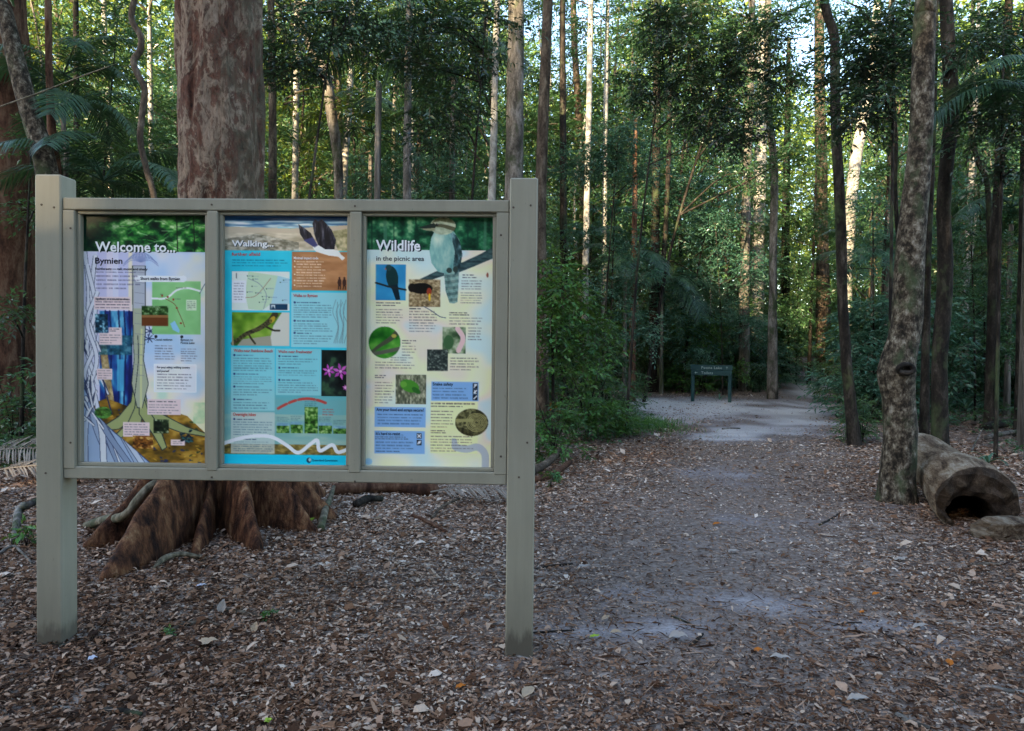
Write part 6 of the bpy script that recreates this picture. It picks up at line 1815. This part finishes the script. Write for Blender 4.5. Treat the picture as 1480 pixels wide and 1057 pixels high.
protos = {'tall': [], 'under': [], 'pole': []}
KINDS_P = (('bark_grey', 'thin pole-like grey'), ('bark_dark', 'thin pole-like dark'), ('bark_dark', 'thin crooked dark'), ('bark_grey', 'thin crooked grey'), ('bark_brown', 'thin pole-like brown'))
for i, (bk, _) in enumerate(KINDS_P):
    protos['pole'].append(proto_tree('pole_tree', 'tree', trunk_mesh('trunk', 14.5, (.06, .075, .05, .065, .07)[i], .022, 340 + i, (.15, .2, .7, .6, .2)[i], 7, 1.3, .12), crown_pole[i % 2], bk))
KINDS_T = (('bark_grey', 'tall grey-barked'), ('bark_brown', 'tall brown-barked'), ('bark_pale', 'tall pale smooth-barked'), ('bark_dark', 'tall dark-barked'), ('bark_mottled', 'tall mottled-barked'))
for i, (bk, _) in enumerate(KINDS_T):
    protos['tall'].append(proto_tree('forest_tree', 'tree', trunk_mesh('trunk', 15.5, (.13, .15, .10, .12, .17)[i], .035, 300 + i, .5, 9), crown_far[i % 4], bk))
KINDS_U = (('bark_dark', 'slender dark-stemmed understorey'), ('bark_brown', 'slender brown-stemmed understorey'), ('bark_grey', 'slender grey-stemmed understorey'), ('bark_pale', 'slender pale-stemmed understorey'), ('bark_dark', 'bushy dark-stemmed understorey'))
for i, (bk, _) in enumerate(KINDS_U):
    protos['under'].append(proto_tree('understorey_tree', 'tree', trunk_mesh('trunk', 7.2, (.045, .055, .05, .04, .06)[i], .015, 320 + i, .35, 7), crown_under[i], bk))

rng = np.random.RandomState(11)
placed = []


def scatter(n, y0, y1, mind, wide=.85, tries=16000, power=1.0, gap=1.6):
    out = []
    for _ in range(tries):
        if len(out) >= n:
            break
        y = y0 + (y1 - y0) * rng.uniform() ** power
        x = rng.uniform(-wide, wide) * y + rng.uniform(-3, 3)
        if inside(np.array([x]), np.array([y]))[0] or pathdist(np.array([x]), np.array([y]))[0] < gap or math.hypot(x - 6.0, y - 18.5) < gap + (6.5 if gap > 3 else (4.0 if gap > 2 else 2.4)) or math.hypot(x - 4.9, y - 10.6) < 1.7:
            continue
        if y < 12.5 and x / y < -.62:
            continue
        pxc = 740 + FPX * x / y
        if any(Y_ < 27 and y < Y_ + .8 and abs(pxc - p_) < 950 / y for p_, Y_ in PLACED):
            continue                                   # keep the trunks the photo shows in view
        if any((x - a) ** 2 + (y - b) ** 2 < mind ** 2 for a, b in placed):
            continue
        placed.append((x, y)); out.append((x, y))
    return out


used = set()
for kind, n, y0, y1, md in (('under', 125, 10.5, 36, 1.3), ('tall', 95, 14, 62, 1.6), ('pole', 75, 15, 46, 1.0), ('under', 105, 28, 60, 1.4)):
    KK = {'tall': KINDS_T, 'under': KINDS_U, 'pole': KINDS_P}[kind]
    for x, y in scatter(n, y0, y1, md, power=1.0, gap={'tall': 4.2, 'under': 2.4, 'pole': 2.2}[kind]):
        k = int(rng.choice(5, p=[.26, .2, .1, .28, .16]))
        src = protos[kind][k]
        s = rng.uniform(.8, 1.25) * (1 + .5 * (kind == 'under' and y > 28))
        lf = ['leaf_a', 'leaf_b', 'leaf_c', 'leaf_b', 'leaf_y'][rng.choice(5, p=[.26, .28, .26, .14, .06])]
        lab = where(KK[k][1] + ' tree', x, y)
        grp = KK[k][1] + ' trees of the forest'
        loc = (x, y, gz(x, y)[0]); rz = rng.uniform(0, 6.28); sc = (s * rng.uniform(.85, 1.15), s, s * rng.uniform(.9, 1.2))
        if (kind, k) not in used:
            used.add((kind, k))
            src.location = loc; src.rotation_euler = (0, 0, rz); src['label'] = lab; src['group'] = grp
        else:
            copy_tree(src, loc, rz, sc, lf, lab, grp)

bush0 = None
KINDS_B = (('leaf_a', 'dark green'), ('leaf_b', 'mid green'), ('leaf_c', 'bluish green'), ('leaf_near', 'bright green'))
for x, y in scatter(175, 8.8, 55, .95, power=1.15):
    k = rng.randint(4)
    if inside(np.array([x + 1.2, x - 1.2, x]), np.array([y, y, y - 1.1])).any() and y < 24:
        continue
    lab = where(KINDS_B[k][1] + ' bush', x, y)
    grp = KINDS_B[k][1] + ' bushes of the undergrowth'
    t = thing('bush', lab, 'bush', (x, y, gz(x, y)[0]), 0, grp)
    s = rng.uniform(.7, 1.5) * (1 + max(0, y - 20) * .012)
    c = link('leaves', crown_bush[rng.randint(4)], None, t, (0, 0, 0), rng.uniform(0, 6.28), s); set_leaf(c, KINDS_B[k][0])
    link('stem', stem_bush, None, t, (0, 0, 0), rng.uniform(0, 6.28), s)

# ------------------------------------------------------------------ masses nobody could count
def undergrowth():
    rng = np.random.RandomState(77); mb = MB()
    n = 14000
    y = 8.5 + 50 * rng.uniform(0, 1, n) ** 1.7; x = rng.uniform(-.85, .85, n) * y + rng.uniform(-3, 3, n)
    ok = ~inside(x, y) & (pathdist(x, y) > 1.5); x, y = x[ok], y[ok]; n = len(x)
    ok = fnoise(np.stack([x, y], 1), .9, 6) > -.25; x, y = x[ok], y[ok]; n = len(x)
    z = gz(x, y) + rng.uniform(.02, .55, n) * rng.uniform(.3, 1, n) * np.clip(y / 14, .4, 1.6)
    a = rng.uniform(0, 6.28, n)
    sprays(mb, np.stack([x, y, z], 1), np.stack([np.cos(a), np.sin(a), rng.uniform(-.1, .7, n)], 1), 7, .32, .09, rng, wr=.45)
    return mb.mesh('undergrowth')


tag(link('undergrowth', undergrowth(), [M['leaf_a'], M['twig']]), 'low green undergrowth covering the ground between the forest trees', kind='stuff')


def grass_patch():
    rng = np.random.RandomState(5); mb = MB()
    c = G(928, 614); n = 2600
    q = rng.normal(0, 1, (n, 2)) * [.34, .8]
    x, y = c[0] + q[:, 0], c[1] + q[:, 1]
    P = np.stack([x, y, gz(x, y)], 1)
    D = unit(np.stack([rng.normal(0, .45, n), rng.normal(0, .45, n), np.ones(n)], 1))
    V, T = leaf_geo(P, D, unit(rng.normal(size=(n, 3))), rng.uniform(.04, .13, n), .009)
    mb.add(V, None, T, 0, np.repeat(rng.uniform(.2, .9, n), 4))
    return mb.mesh('grass')


tag(link('grass', grass_patch(), M['leaf_near']), 'short green grass patch where the bushes meet the track', kind='stuff')


def leaf_wall(name, n, seed, xf, zf, L):
    """a wall of loose leaves that reads as one mass"""
    rng = np.random.RandomState(seed)
    P = xf(rng, n)
    D = unit(rng.normal(size=(len(P), 3)) * [1, 1, .5] - [0, 0, .15]); N = unit(rng.normal(size=(len(P), 3)) * [.6, .6, 1])
    ll = L * rng.uniform(.5, 1.3, len(P)) * np.where(P[:, 1] > 0, 1 + np.clip((np.hypot(P[:, 0], P[:, 1]) - 90) / 10, 0, 1.2), 1)
    V, T = leaf_geo(P, D, N, ll, ll * .55)
    tn = np.clip(.5 + .5 * fnoise(P, .5, seed) + rng.normal(0, .12, len(P)), 0, 1)
    mb = MB(); mb.add(V, None, T, 0, np.repeat(tn, 4))
    return mb.mesh(name)


def far_pts(rng, n):
    th = rng.uniform(-.95, .95, n); d = rng.uniform(62, 92, n)
    x, y = d * np.sin(th), d * np.cos(th)
    top = 31 + 9 * fnoise(np.stack([th * 40, th * 0], 1), .5, 31)
    z = gz(x, y) + rng.uniform(0, 1, n) ** 1.25 * top
    k = rng.uniform(0, 1, n) < .22                       # a deeper, higher layer behind
    d2 = rng.uniform(92, 108, n)
    x, y = np.where(k, d2 * np.sin(th), x), np.where(k, d2 * np.cos(th), y)
    z = np.where(k, gz(x, y) + rng.uniform(0, 1, n) * top * 1.25, z)
    P = np.stack([x, y, z], 1)
    return P[(fnoise(P, .35, 33) > -.62) | (P[:, 2] < 9)]


tag(link('distant_forest', leaf_wall('distant_forest', 230000, 41, far_pts, None, .55), M['leaf_y']), 'distant wood closing off the view behind the trees', kind='stuff')  # yellow-green leaf paints a warm sunlit glow into the far wood


def back_pts(rng, n):
    x = rng.uniform(-62, 34, n); y = rng.uniform(-36, -26, n)
    top = 22 + 1.0 * fnoise(np.stack([x, x * 0], 1), .35, 51)
    z = rng.uniform(0, 1, n) * top
    P = np.stack([x, y, z], 1)
    return P[fnoise(P, .5, 53) > -1.1]


tag(link('added_sun_screen', leaf_wall('added_sun_screen', 80000, 43, back_pts, None, 1.1), M['leaf_b']), 'unseen leaf mass added behind the camera to keep the low sun off the notice board', kind='stuff')  # unseen leaf wall, added and sized to shade the foreground from the sun
